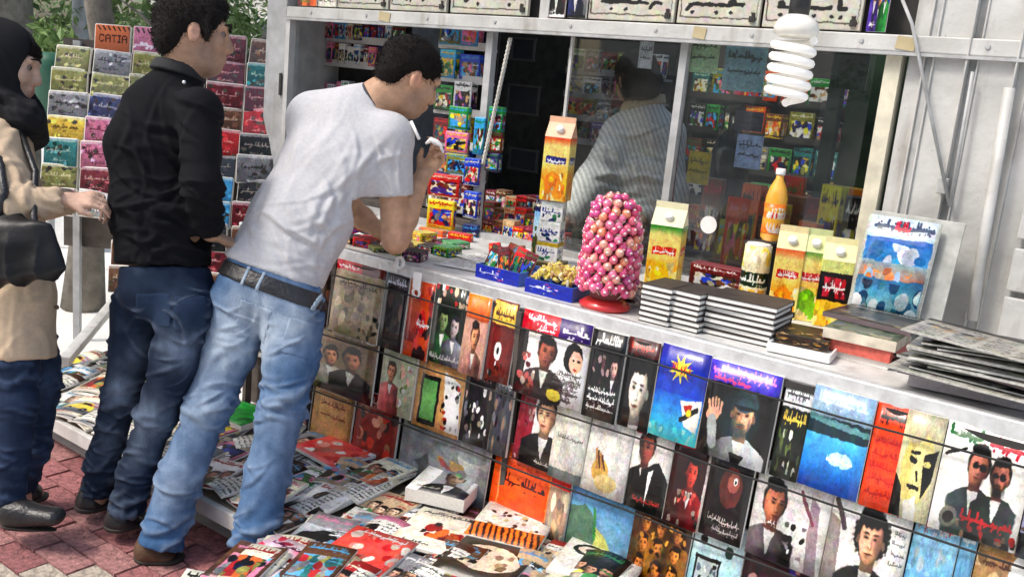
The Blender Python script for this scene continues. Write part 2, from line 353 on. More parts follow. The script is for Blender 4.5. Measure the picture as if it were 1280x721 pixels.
# ---------------------------------------------------------------- continuous surfaces from distance fields
class SF:
    def __init__(s, lo, hi, h):
        s.lo = np.array(lo, float); s.h = h; s.n = np.maximum(np.ceil((np.array(hi)-s.lo)/h).astype(int)+1, 4)
        s.v = np.full(tuple(s.n), .12, np.float32)
    def copy(s):
        o = SF.__new__(SF); o.lo, o.h, o.n, o.v = s.lo, s.h, s.n, s.v.copy(); return o
    def sub(s, lo, hi):
        a = np.clip(((np.array(lo)-s.lo)/s.h).astype(int), 0, s.n-1); b = np.clip(((np.array(hi)-s.lo)/s.h).astype(int)+2, 1, s.n)
        if np.any(b <= a): return None, None
        sl = tuple(slice(a[i], b[i]) for i in range(3))
        g = [(s.lo[i]+s.h*np.arange(a[i], b[i])).astype(np.float32) for i in range(3)]
        return sl, (g[0][:, None, None], g[1][None, :, None], g[2][None, None, :])
    def mix(s, sl, d, k, op='u'):
        o = s.v[sl]
        if op == 'u':
            if k > 0: hh = np.maximum(k-np.abs(o-d), 0)/k; s.v[sl] = np.minimum(o, d)-hh*hh*k*.25
            else: s.v[sl] = np.minimum(o, d)
        else:
            d = -d; hh = np.maximum(k-np.abs(o-d), 0)/max(k, 1e-6); s.v[sl] = np.maximum(o, d)+hh*hh*k*.25
    def cap(s, a, b, ra, rb, k=.02, op='u'):
        a = np.array(a, float); b = np.array(b, float); p = max(ra, rb)+k+.02
        sl, g = s.sub(np.minimum(a, b)-p, np.maximum(a, b)+p)
        if sl is None: return s
        ab = b-a; L = float(ab@ab)+1e-9
        t = np.clip(((g[0]-a[0])*ab[0]+(g[1]-a[1])*ab[1]+(g[2]-a[2])*ab[2])/L, 0, 1)
        d = np.sqrt((g[0]-a[0]-t*ab[0])**2+(g[1]-a[1]-t*ab[1])**2+(g[2]-a[2]-t*ab[2])**2)-(ra+(rb-ra)*t)
        s.mix(sl, d, k, op); return s
    def chain(s, pts, rs, k=.02):
        for i in range(len(pts)-1): s.cap(pts[i], pts[i+1], rs[i], rs[i+1], k)
        return s
    def flat(s, a, b, wa, wb, side, k=.04, op='u'):
        """elliptic-section limb or trunk: wa=(half width along side, half depth)"""
        a = np.array(a, float); b = np.array(b, float); p = max(*wa, *wb)+k+.02
        sl, g = s.sub(np.minimum(a, b)-p, np.maximum(a, b)+p)
        if sl is None: return s
        ab = b-a; ln = np.linalg.norm(ab); ax = ab/ln; sd_ = np.array(side, float); sd_ -= ax*(sd_@ax); sd_ /= np.linalg.norm(sd_); dp = np.cross(ax, sd_)
        X, Y, Z = g[0]-a[0], g[1]-a[1], g[2]-a[2]
        l = X*ax[0]+Y*ax[1]+Z*ax[2]; t = np.clip(l/ln, 0, 1); e = l-t*ln
        u = X*sd_[0]+Y*sd_[1]+Z*sd_[2]; v = X*dp[0]+Y*dp[1]+Z*dp[2]
        w_ = wa[0]+(wb[0]-wa[0])*t; d_ = wa[1]+(wb[1]-wa[1])*t; m_ = np.minimum(w_, d_)
        q = np.sqrt((u/w_)**2+(v/d_)**2+(e/m_)**2); q2 = np.sqrt((u/w_**2)**2+(v/d_**2)**2+(e/m_**2)**2)+1e-6
        s.mix(sl, q*(q-1)/q2, k, op); return s
    def ell(s, c, r, M=None, k=.02, op='u'):
        c = np.array(c, float); p = max(r)+k+.02; sl, g = s.sub(c-p, c+p)
        if sl is None: return s
        X, Y, Z = g[0]-c[0], g[1]-c[1], g[2]-c[2]
        if M is not None: U = [X*M[i][0]+Y*M[i][1]+Z*M[i][2] for i in range(3)]
        else: U = [X, Y, Z]
        q = np.sqrt(sum((U[i]/r[i])**2 for i in range(3))); q2 = np.sqrt(sum((U[i]/r[i]**2)**2 for i in range(3)))+1e-6
        s.mix(sl, q*(q-1)/q2, k, op); return s
    def grid(s):
        g = [(s.lo[i]+s.h*np.arange(s.n[i])).astype(np.float32) for i in range(3)]
        return g[0][:, None, None], g[1][None, :, None], g[2][None, None, :]
    def cut(s, c, n, r=.006):
        """keep the side that n points away from"""
        n = np.array(n, float); n /= np.linalg.norm(n); g = s.grid()
        d = (g[0]-c[0])*n[0]+(g[1]-c[1])*n[1]+(g[2]-c[2])*n[2]
        hh = np.maximum(r-np.abs(s.v-d), 0)/r; s.v = (np.maximum(s.v, d)+hh*hh*r*.25).astype(np.float32); return s
    def cut_in(s, c, n, rad, r=.004):
        """the same, felt only within rad of c"""
        n = np.array(n, float); n /= np.linalg.norm(n); sl, g = s.sub(np.array(c)-rad, np.array(c)+rad)
        d = (g[0]-c[0])*n[0]+(g[1]-c[1])*n[1]+(g[2]-c[2])*n[2]; rr = np.sqrt((g[0]-c[0])**2+(g[1]-c[1])**2+(g[2]-c[2])**2)
        s.v[sl] = np.where(rr < rad, np.maximum(s.v[sl], d), s.v[sl]); return s
    def band(s, c, n, half, off):
        """the shell's cross-section between two planes, swollen by off: belts, cuffs, collars"""
        o = s.copy(); o.v -= off; n = np.array(n, float); n /= np.linalg.norm(n); g = s.grid()
        d = np.abs((g[0]-c[0])*n[0]+(g[1]-c[1])*n[1]+(g[2]-c[2])*n[2])-half; o.v = np.maximum(o.v, d).astype(np.float32); return o
    def patch(s, c, ax, hs, off):
        """the shell inside an oriented box, swollen by off: pockets, yokes"""
        o = s.copy(); o.v -= off; g = s.grid(); d = None
        for a, hh in zip(ax, hs):
            a = np.array(a, float); a /= np.linalg.norm(a); q = np.abs((g[0]-c[0])*a[0]+(g[1]-c[1])*a[1]+(g[2]-c[2])*a[2])-hh
            d = q if d is None else np.maximum(d, q)
        o.v = np.maximum(o.v, d).astype(np.float32); return o
    def mesh(s, relax=2):
        v = s.v; sg = v < 0; n = s.n
        any_ = np.zeros(tuple(n-1), bool); all_ = np.ones(tuple(n-1), bool)
        offs = [(i, j, k) for i in (0, 1) for j in (0, 1) for k in (0, 1)]
        for (i, j, k) in offs:
            q = sg[i:n[0]-1+i, j:n[1]-1+j, k:n[2]-1+k]; any_ |= q; all_ &= q
        act = any_ & ~all_; C = np.argwhere(act); idx = -np.ones(act.shape, np.int32); idx[act] = np.arange(len(C))
        val = {o: v[C[:, 0]+o[0], C[:, 1]+o[1], C[:, 2]+o[2]] for o in offs}
        acc = np.zeros((len(C), 3)); cnt = np.zeros(len(C))
        for a in offs:
            for ax in range(3):
                if a[ax] == 0:
                    b = list(a); b[ax] = 1; b = tuple(b); va, vb = val[a], val[b]; m = (va < 0) != (vb < 0)
                    t = np.where(m, va/np.where(m, va-vb, 1), 0); p = np.array(a, float)[None]+np.zeros((len(C), 3)); p[:, ax] += t
                    acc += p*m[:, None]; cnt += m
        V = (C+acc/cnt[:, None])*s.h+s.lo; Q = []
        for ax in range(3):
            a = [slice(0, n[i]) for i in range(3)]; b = list(a); a[ax] = slice(0, n[ax]-1); b[ax] = slice(1, n[ax])
            s0, s1 = sg[tuple(a)], sg[tuple(b)]; E_ = np.argwhere(s0 != s1); o1, o2 = [(1, 2), (2, 0), (0, 1)][ax]
            ok = (E_[:, o1] > 0) & (E_[:, o2] > 0) & (E_[:, o1] < n[o1]-1) & (E_[:, o2] < n[o2]-1); E_ = E_[ok]
            ins = sg[E_[:, 0], E_[:, 1], E_[:, 2]]
            def ci(d1, d2):
                e = E_.copy(); e[:, o1] -= d1; e[:, o2] -= d2; return idx[e[:, 0], e[:, 1], e[:, 2]]
            q = np.stack([ci(1, 1), ci(0, 1), ci(0, 0), ci(1, 0)], 1); q[~ins] = q[~ins][:, ::-1]; Q.append(q)
        Q = np.concatenate(Q)
        for _ in range(relax):
            A = np.zeros_like(V); c_ = np.zeros(len(V))
            for i in range(4):
                for j in (1, 3):
                    np.add.at(A, Q[:, i], V[Q[:, (i+j) % 4]]); np.add.at(c_, Q[:, i], 1)
            V = V*.5+A/np.maximum(c_, 1)[:, None]*.5
        return V, Q
def normals(V, Q):
    fn = np.cross(V[Q[:, 2]]-V[Q[:, 0]], V[Q[:, 3]]-V[Q[:, 1]]); N = np.zeros_like(V)
    for i in range(4): np.add.at(N, Q[:, i], fn)
    return N/(np.linalg.norm(N, axis=1)[:, None]+1e-9)
def np_obj(name, V, Q, m, parent=None, col=None):
    me = bpy.data.meshes.new(name); me.vertices.add(len(V)); me.vertices.foreach_set('co', V.astype(np.float32).ravel())
    me.loops.add(len(Q)*4); me.loops.foreach_set('vertex_index', Q.astype(np.int32).ravel())
    me.polygons.add(len(Q)); me.polygons.foreach_set('loop_start', np.arange(0, len(Q)*4, 4, dtype=np.int32)); me.polygons.foreach_set('loop_total', np.full(len(Q), 4, np.int32))
    me.update(calc_edges=True); me.polygons.foreach_set('use_smooth', np.ones(len(Q), bool)); me.materials.append(m)
    if col is not None:
        a = me.color_attributes.new('Col', 'FLOAT_COLOR', 'POINT'); c = np.ones((len(V), 4), np.float32); c[:, :3] = col; a.data.foreach_set('color', c.ravel())
    me.validate(); return link(name, me, parent)
def wob(V, f, ph=0.):
    x, y, z = V[:, 0]*f, V[:, 1]*f, V[:, 2]*f
    return (np.sin(x*1.7+2.1*np.sin(y*1.3+ph)+ph)+np.sin(y*1.9+1.7*np.sin(z*1.1+ph*2)+ph*1.3)+np.sin(z*1.5+1.9*np.sin(x*1.2+ph)+2*ph))/3
def folds(V, dirv, f, ph, warp=1.6):
    """sharp-crested folds running across dirv"""
    d = np.array(dirv, float); d /= np.linalg.norm(d); s_ = V@d
    w = np.sin(s_*f+warp*wob(V, f*.22, ph)*2+ph); return 1-np.abs(w)**.7*2+.0
def creases(V, N, n, spots, rs, sg=.0065, L=.04, amp=.005, horiz=(0, 0, 1.), tilt=.35):
    """single pinched folds, each a short curved ridge with a trough beside it; spots = [(point, spread, weight)]"""
    d = np.zeros(len(V)); w_ = np.array([s_[2] for s_ in spots], float); w_ /= w_.sum(); up_ = np.array(horiz, float)
    for _ in range(n):
        p, sp, _w = spots[rs.choice(len(spots), p=w_)]; c = np.array(p)+rs.normal(0, sp, 3); i = np.argmin(np.sum((V-c)**2, 1)); c = V[i]; nn = N[i]
        t = np.cross(nn, up_); t /= np.linalg.norm(t)+1e-6; q = np.cross(nn, t); a = rs.normal(0, tilt); t, q = t*math.cos(a)+q*math.sin(a), q*math.cos(a)-t*math.sin(a)
        D = V-c; l = L*rs.uniform(.6, 1.5); s0 = sg*rs.uniform(.7, 1.4); k = np.sum(D*D, 1) < (3*l)**2; D = D[k]; u = D@t; w = D@q+rs.normal(0, 4.)*u*u; z = D@nn
        g_ = np.exp(-(w/s0)**2)-.7*np.exp(-((w-1.9*s0)/(1.2*s0))**2); d[k] += amp*rs.uniform(.4, 1.2)*g_*np.exp(-(u/l)**2)*np.exp(-(z/.05)**2)
    return d
def near(V, p, r):
    return np.exp(-np.sum((V-np.array(p))**2, 1)/(r*r))
def nrm(a): a = np.array(a, float); return a/np.linalg.norm(a)
def lerp(a, b, t): return np.array(a)*(1-t)+np.array(b)*t

def head(F, c, fwd, up, sc=1.):
    """adds skull, jaw, nose, lips, brow, ears to the field; returns a frame for hair and eyes"""
    f = nrm(fwd); u = nrm(np.array(up)-f*(np.array(up)@f)); r = np.cross(f, u); M = [r, f, u]
    P = lambda x, y, z: c+(r*x+f*y+u*z)*sc
    F.ell(P(0, -.012, .03), (.074*sc, .094*sc, .088*sc), M, .01)
    F.ell(P(0, .02, -.02), (.06*sc, .07*sc, .085*sc), M, .02)
    F.ell(P(0, .045, -.078), (.038*sc, .036*sc, .03*sc), M, .03)
    F.cap(P(0, .086, .022), P(0, .1, -.018), .007*sc, .0115*sc, .014); F.ell(P(0, .094, -.024), (.018*sc, .014*sc, .01*sc), M, .008)
    F.cap(P(-.04, .075, .034), P(.04, .075, .034), .012*sc, .012*sc, .015)
    F.cap(P(-.018, .085, -.05), P(.018, .085, -.05), .008*sc, .008*sc, .008); F.cap(P(-.015, .083, -.061), P(.015, .083, -.061), .008*sc, .008*sc, .006)
    for sx in (-1, 1):
        F.ell(P(sx*.033, .083, .012), (.016*sc, .012*sc, .011*sc), M, .006, 's')
        F.ell(P(sx*.045, .06, -.02), (.022*sc, .02*sc, .025*sc), M, .02)
        F.ell(P(sx*.078, -.005, -.005), (.009*sc, .019*sc, .032*sc), M, .006); F.ell(P(sx*.086, .002, -.002), (.006*sc, .009*sc, .018*sc), M, .004, 's')
    return P, M
def hand(F, wrist, d, n, curl, sc=1., side=1, spread=.1):
    """d = direction of the fingers, n = back-of-hand normal; curl 0..1 per finger; side = +1 thumb on the d x n side"""
    d = nrm(d); n = nrm(np.array(n)-d*(np.array(n)@d)); s_ = np.cross(d, n)*side; w = np.array(wrist, float)
    F.flat(w+d*.01*sc, w+d*.075*sc, (.026*sc, .016*sc), (.04*sc, .014*sc), s_, .015)
    L = [.038, .044, .041, .032]
    for i in range(4):
        o = w+d*.08*sc+s_*(.03-.02*i)*sc; dd = nrm(d+s_*(spread*(1.5-i)*.4)); nn = n.copy(); c_ = curl[i] if isinstance(curl, (list, tuple)) else curl
        p = o
        for j, (ln, an) in enumerate(((L[i], .9), (L[i]*.65, 1.4), (L[i]*.5, .9))):
            th = an*c_; dd, nn = nrm(dd*math.cos(th)-nn*math.sin(th)), nrm(nn*math.cos(th)+dd*math.sin(th))
            q = p+dd*ln*sc; F.cap(p, q, (.0095-.0012*j)*sc, (.0088-.0014*j)*sc, .003); p = q
    t0 = w+d*.022*sc+s_*.024*sc; t1 = t0+(d*.03+s_*.024-n*.012)*sc; t2 = t1+(d*.028+s_*.004-n*.014)*sc
    F.cap(t0, t1, .014*sc, .011*sc, .012); F.cap(t1, t2, .0105*sc, .0085*sc, .004)
SKIN = dict()
def skin_cols(V, base, spots):
    c = np.ones((len(V), 3))*np.array(base); c *= (1+.06*wob(V, 60, 1.))[:, None]
    for (p, r, col) in spots:
        k = near(V, p, r)[:, None]; c = c*(1-k)+np.array(col)*k
    return c
# ================================================================ SETTING
YR, YW, ZC = 2.47, 3.30, 0.93          # rack plane, window plane, counter height
def struct(o): return tag(o, kind='structure')
g_ = MB(); g_.v = [(-120, -60, -.01), (120, -60, -.01), (120, 140, -.01), (-120, 140, -.01)]; g_.face([0, 1, 2, 3])
ground = struct(g_.build('ground', mat('pale_concrete', (.74, .73, .7), .9, var=.12, scale=1.3, bump=.4, bscale=40)))
# red pavers and the beige border that crosses them, laid as pieces in the ground
pv = {}
for k, c in enumerate([(.32, .12, .12), (.27, .10, .10), (.36, .17, .16), (.42, .36, .29), (.47, .41, .34)]):
    b = MB(); b.box((0, 0, 0), (.192, .094, .03), taper=.985); pv[k] = b.mesh('paving_brick', mat('paver_%s' % 'abcde'[k], c, .8, var=.45, scale=55, bump=.8, bscale=110))
ry = rng
for i in range(17):
    for j in range(17):
        X = -4.6+.2*i+(.1 if j % 2 else 0); Y = .55+.1*j
        if Y > 1.9 and X > -3.9: continue
        u = (Y-1.30)-.42*(X+2.6)
        beige = -.10 < u < .12
        if u < -.1 and X > -2.2: continue
        o = link('paving_brick', pv[rng.choice([3, 4]) if beige else rng.choice([0, 0, 1, 2])], ground, (X, Y, -.011+rng.uniform(-.002, .002)), (rng.uniform(-.01, .01), rng.uniform(-.01, .01), rng.uniform(-.01, .01)))
struct(MB().box((0, 14, .0), (60, 9, .02)).build('road', mat('asphalt', (.13, .13, .13), .9, var=.2, scale=9, bump=.5)))
struct(MB().box((0, 9.4, .06), (60, .18, .14)).build('kerb', mat('kerb_stone', (.42, .41, .38), .85, bump=.4)))

# ---------------------------------------------------------------- kiosk
M_WH = mat('white_painted_steel', (.55, .55, .53), .45, var=.15, scale=7, bump=.3, bscale=30, grime=.8)
M_GR = mat('grey_painted_steel', (.44, .45, .45), .5, var=.2, scale=16, bump=.3, bscale=25, grime=.9)
M_AL = mat('aluminium_edge', (.7, .71, .71), .35, metal=.6, var=.15, scale=30, bump=.2)
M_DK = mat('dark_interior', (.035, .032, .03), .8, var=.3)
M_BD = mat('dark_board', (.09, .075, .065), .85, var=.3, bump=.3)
M_CT = mat('counter_white', (.6, .6, .58), .5, var=.15, scale=14, bump=.3, bscale=22, grime=.7)
K = thing('newspaper_kiosk', 'white and grey steel newspaper kiosk with a long display counter and glazed window', 'kiosk', (-2, YW, 0))
KO = Vector((-2, YW, 0))
def kb(name, c, d, m, rot=None, bv=.0):
    o = MB().box((0, 0, 0), d, rot).build(name, m, K, Vector(c)-KO)
    if bv: bevel(o, bv)
    return o
XL, XR = -3.99, .9
kb('counter_top', (-1.15, (YR+YW)/2+.02, ZC-.02), (4.1, YW-YR, .04), M_CT, bv=.006)
kb('counter_edge', (-1.15, YR+.008, ZC-.012), (4.12, .028, .05), M_AL, bv=.006)
kb('edge_strip', (-1.15, YR-.002, ZC-.047), (4.1, .012, .018), M_DK)
kb('counter_front', (-1.15, YR+.06, .45), (4.06, .03, .86), M_BD)
kb('counter_end', (-3.17, (YR+YW)/2, .45), (.03, YW-YR-.1, .87), M_GR)
kb('lower_wall', (-1.55, YW+.02, .45), (4.9, .05, .88), M_GR)
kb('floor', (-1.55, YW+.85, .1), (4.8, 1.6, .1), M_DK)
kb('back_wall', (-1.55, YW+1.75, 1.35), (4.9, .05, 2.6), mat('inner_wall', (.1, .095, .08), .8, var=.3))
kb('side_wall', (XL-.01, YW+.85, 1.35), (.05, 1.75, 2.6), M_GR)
kb('side_wall', (XR, YW+.85, 1.35), (.05, 1.75, 2.6), M_GR)
kb('roof', (-3.4, YW+.75, 2.62), (1.4, 2.1, .06), M_GR); kb('roof', (-.6, YW-.1, 2.62), (3.0, .4, .06), M_GR)  # unseen roof, left open on the right to let daylight inside
for x_ in (-2.05, -1.3, -.55, .2, .9): kb('roof_opening_bar', (x_, YW+.95, 2.6), (.05, 1.7, .06), M_GR)
# posts and header
kb('corner_post', (-3.96, YW-.03, 1.3), (.15, .09, 2.6), M_GR, bv=.004)
kb('post_flange', (-3.865, YW-.06, 1.25), (.03, .04, 1.13), M_WH)
kb('post_slot', (-3.9, YW-.083, 1.49), (.016, .006, .11), M_DK)
kb('header_beam', (-1.5, YW-.045, 1.845), (4.76, .07, .052), M_WH, bv=.004)
kb('header_lip', (-1.5, YW-.07, 1.813), (4.76, .04, .01), M_GR)
kb('header_upper_rail', (-1.5, YW-.02, 2.2), (4.76, .05, .06), M_WH)
kb('header_backing', (-1.5, YW+.02, 2.2), (4.76, .02, .66), M_DK)
for x in (-2.33, ):
    kb('header_stud', (x, YW-.035, 2.02), (.045, .05, .3), M_WH)
for i in range(12):
    MB().lathe([(.008, 0), (.008, .002), (.005, .005)], n=10).build('screw', M_GR, K, Vector((-3.7+.38*i, YW-.08, 1.846))-KO, (R(90), 0, 0))
for x_, w_ in ((-3.2, .07), (-1.62, .05), (-.9, .06)): kb('tape_strip', (x_, YW-.0825, 1.845), (w_, .002, .04), mat('old_tape', (.5, .42, .25), .3), (0, R(8), 0))
# sign panels above the beam with raised rims and lettering
def sign_cv(g, bot=True):
    c = Cv(150, 110, (.8, .79, .74)); c.grad(0, 1, (.82, .81, .77), (.76, .75, .7))
    c.rect(.03, .9, .97, .915, (.35, .33, .3)); c.rect(.03, .05, .97, .065, (.35, .33, .3)); c.rect(.03, .05, .04, .91, (.35, .33, .3)); c.rect(.96, .05, .97, .91, (.35, .33, .3))
    c.text(.2, .82, .35, .24, (.07, .07, .07), g, .018); c.text(.16, .84, .74, .24, (.05, .05, .05), g, .03); c.rect(.9, .82, .95, .9, (.25, .22, .2)); return c.out(g, .2)
gs = random.Random(3)
for i, (px0, px1, y) in enumerate([(422, 487, 0), (488, 560, 0), (563, 662, 0), (735, 845, 0), (846, 952, 0), (953, 1080, 0)]):
    x0 = ony(px0, 25, YW-.03)[0]; x1 = ony(px1, 30, YW-.03)[0]; b = MB(); b.box((0, 0, 0), (x1-x0-.012, .018, .265), m=1, front=0)
    o = b.build('sign_panel', [img_mat('sign_print%d' % i, sign_cv(gs), .5), mat('sign_rim', (.5, .47, .4), .6)], K, Vector(((x0+x1)/2, YW-.035, 2.012))-KO)
    bevel(o, .003)
    MB().box((0, 0, 0), (.02, .01, .02)).box((0, -.004, 0), (.008, .006, .008)).build('corner_clip', M_DK, o, ((x1-x0)/2-.03, -.014, -.11))
for i, (px0, px1, cn) in enumerate([(372, 396, 'black'), (397, 420, 'olive'), (682, 706, 'maroon'), (708, 733, 'grey'), (1083, 1110, 'blue')]):
    x0 = ony(px0, 25, YW-.05)[0]; x1 = ony(px1, 30, YW-.05)[0]; a, _, _ = rnd_cover(gs, cn)
    o = MB().box((0, 0, 0), (x1-x0-.01, .01, .27), m=1, front=0).build('magazine', [img_mat('header_mag%d' % i, a), PAPER], None, ((x0+x1)/2, YW-.05, 2.014))
    tag(o, ['black magazine tucked above the white beam beside the corner post', 'olive magazine above the white beam, between a black one and the first sign panel', 'maroon magazine above the white beam, right of the white stud', 'grey magazine above the white beam, left of a beige sign panel', 'blue magazine above the white beam at the window right end'][i], 'magazine', 'magazines above the beam')
# window mullions, sills and panes
for px, w in ((617, .035), (860, .03)):
    x = ony(px, 70, YW)[0]; kb('mullion', (x, YW-.02, 1.37), (w, .035, .89), M_GR)
kb('pane_edge', (ony(715, 60, YW-.03)[0], YW-.03, 1.37), (.012, .012, .88), M_WH)
kb('sill_rail', (-2.35, YW-.01, ZC+.012), (3.0, .06, .024), M_GR)
gm = bpy.data.materials.new('window_glass'); gm.use_nodes = True; t = gm.node_tree
for n in list(t.nodes): t.nodes.remove(n)
o_ = t.nodes.new('ShaderNodeOutputMaterial'); ms = t.nodes.new('ShaderNodeMixShader'); tr = t.nodes.new('ShaderNodeBsdfTransparent'); gl = t.nodes.new('ShaderNodeBsdfGlossy'); fr = t.nodes.new('ShaderNodeFresnel')
fr.inputs[0].default_value = 1.52; gl.inputs['Roughness'].default_value = .02; tr.inputs[0].default_value = (.9, .93, .91, 1)
mm = t.nodes.new('ShaderNodeMath'); mm.operation = 'MULTIPLY_ADD'; mm.inputs[1].default_value = .85; mm.inputs[2].default_value = .01; t.links.new(fr.outputs[0], mm.inputs[0])
t.links.new(mm.outputs[0], ms.inputs[0]); t.links.new(tr.outputs[0], ms.inputs[1]); t.links.new(gl.outputs[0], ms.inputs[2]); df = t.nodes.new('ShaderNodeBsdfDiffuse'); df.inputs[0].default_value = (.6, .62, .6, 1); m5 = t.nodes.new('ShaderNodeMixShader')
tcg = t.nodes.new('ShaderNodeTexCoord'); ngl = t.nodes.new('ShaderNodeTexNoise'); ngl.inputs['Scale'].default_value = 5; ngl.inputs['Detail'].default_value = 7; t.links.new(tcg.outputs['Object'], ngl.inputs['Vector'])
mgl = t.nodes.new('ShaderNodeMapRange'); mgl.inputs[1].default_value = .35; mgl.inputs[2].default_value = .7; mgl.inputs[3].default_value = .004; mgl.inputs[4].default_value = .035
t.links.new(ngl.outputs['Fac'], mgl.inputs[0]); t.links.new(mgl.outputs[0], m5.inputs[0]); t.links.new(ms.outputs[0], m5.inputs[1]); t.links.new(df.outputs[0], m5.inputs[2]); t.links.new(m5.outputs[0], o_.inputs[0])
xa, xm, xb, xe = ony(715, 60, YW)[0], ony(860, 70, YW)[0], ony(1100, 100, YW)[0], ony(617, 70, YW)[0]
kb('glass_pane', ((xa+xm)/2-.005, YW-.01, 1.375), (xm-xa-.04, .005, .86), gm)
kb('glass_pane', ((xm+xb)/2, YW-.012, 1.375), (xb-xm-.04, .005, .86), gm)
# right of the window: frame strip and folded steel shutter leaves
xs = ony(1107, 150, YW-.03)[0]
kb('window_frame', (xs, YW-.03, 1.37), (.05, .05, .89), mat('cream_frame', (.68, .64, .5), .5, var=.2))
SH = kb('shutter', ((xs+.035+XR)/2, YW+.02, 1.75), (XR-xs-.05, .02, 1.7), M_GR)
b = MB(); gx = xs+.04; wv = [.055, .03, .10, .03, .11, .035, .12, .045, .05, .1, .09, .1, .1, .1]; pr = [.0, -.02, -.045, -.02, -.05, -.02, -.055, .0, -.06, -.03, -.05, -.02, -.05, -.02]
for i, (w_, p_) in enumerate(zip(wv, pr)):
    b.box((gx+w_/2, YW-.03+p_/2-.0, 1.75), (w_-.002, .02, 1.68), m=1 if i in (1, 3, 8) else (2 if i == 7 else 0))
    b.box((gx+w_-.001, YW-.045+p_/3, 1.75), (.006, .03+abs(p_)/2, 1.66)); gx += w_
bl = b.build('shutter_fold', [M_WH, M_GR, M_DK], K, -KO); bevel(bl, .003)
b = MB(); p0 = ony(1140, 30, YW-.1); p1 = ony(1187, 258, YW-.1); p2 = ony(1216, 90, YW-.1); p3 = ony(1128, 0, YW-.1)
b.tube([p3, p0, p1], .006, 6); b.tube([p2, p1], .006, 6)
b.build('brace_rod', M_GR, K, -KO)
b = MB(); b.tube([ony(1262, 110, YW-.13), ony(1225, 330, YW-.13), ony(1215, 400, YW-.13)], .016, 8); b.build('shutter_pull_bar', M_WH, K, -KO)
for z in (1.05, 1.2, 1.36):
    kb('hinge_plate', (ony(1258, 200, YW-.1)[0]+.12, YW-.09, z), (.1, .02, .13), M_WH, bv=.004)
for z in (1.12, 1.42): kb('latch', (ony(1185, 200, YW-.08)[0], YW-.085, z), (.03, .02, .05), M_GR, bv=.003)

# hanging rope at the opening
b = MB(); P0 = ony(638, 48, YW-.06); P1 = ony(604, 205, YW-.06); ln = 60
for ph in (0, 2.1, 4.2):
    b.tube([tuple(P0+(P1-P0)*(i/ln)+np.array([math.cos(i*1.0+ph)*.006, math.sin(i*1.0+ph)*.006, 0])) for i in range(ln+1)], .004, 5)
tag(b.build('rope', mat('white_rope', (.72, .7, .64), .9, bump=.6, bscale=200)), 'twisted pale rope hanging beside the dark window opening', 'rope')
# white round sticker on the glass
b = MB(); pc = ony(886, 281, YW-.018); b.tube([tuple(pc), tuple(pc-np.array([0, .003, 0]))], .033, 24)
tag(b.build('sticker', mat('sticker_white', (.85, .85, .83), .5)), 'small round white sticker on the window glass', 'sticker')

# spiral lamp
Lp = at(991, 75, 2.55); LT = at(996, 33, 2.55); LB = at(989, 127, 2.55); H = float(LT[2]-LB[2])
lamp = thing('spiral_lamp', 'big white spiral energy saving lamp hanging from a black socket', 'lamp', tuple(LT))
b = MB(); r0 = .051; turns = 5.0; N = 150
pts = [(r0*math.cos(2*math.pi*turns*i/N), r0*math.sin(2*math.pi*turns*i/N), -.035-(H-.045)*i/N*.97) for i in range(N+1)]
pts += [(r0*(1-k/5)*math.cos(2*math.pi*turns+k*.35), r0*(1-k/5)*math.sin(2*math.pi*turns+k*.35), pts[N][2]-.004*k) for k in range(1, 6)]
b.tube(pts, .0112, 8, cap=True); b.build('spiral_tube', mat('lamp_tube', (1, .98, .93), .3, emis=.06, var=0), lamp)
MB().lathe([(.022, .03), (.03, .028), (.052, .012), (.06, -.005), (.058, -.02), (.045, -.03)][::-1], n=24).build('ballast', mat('ballast_white', (.8, .78, .7), .4), lamp)
MB().lathe([(.026, .02), (.028, .05), (.026, .1), (.014, .12)], n=16).tube([(0, 0, .11), (.003, 0, .4), (0, .01, .9)], .005, 6).build('socket', mat('black_bakelite', (.02, .02, .02), .4), lamp)

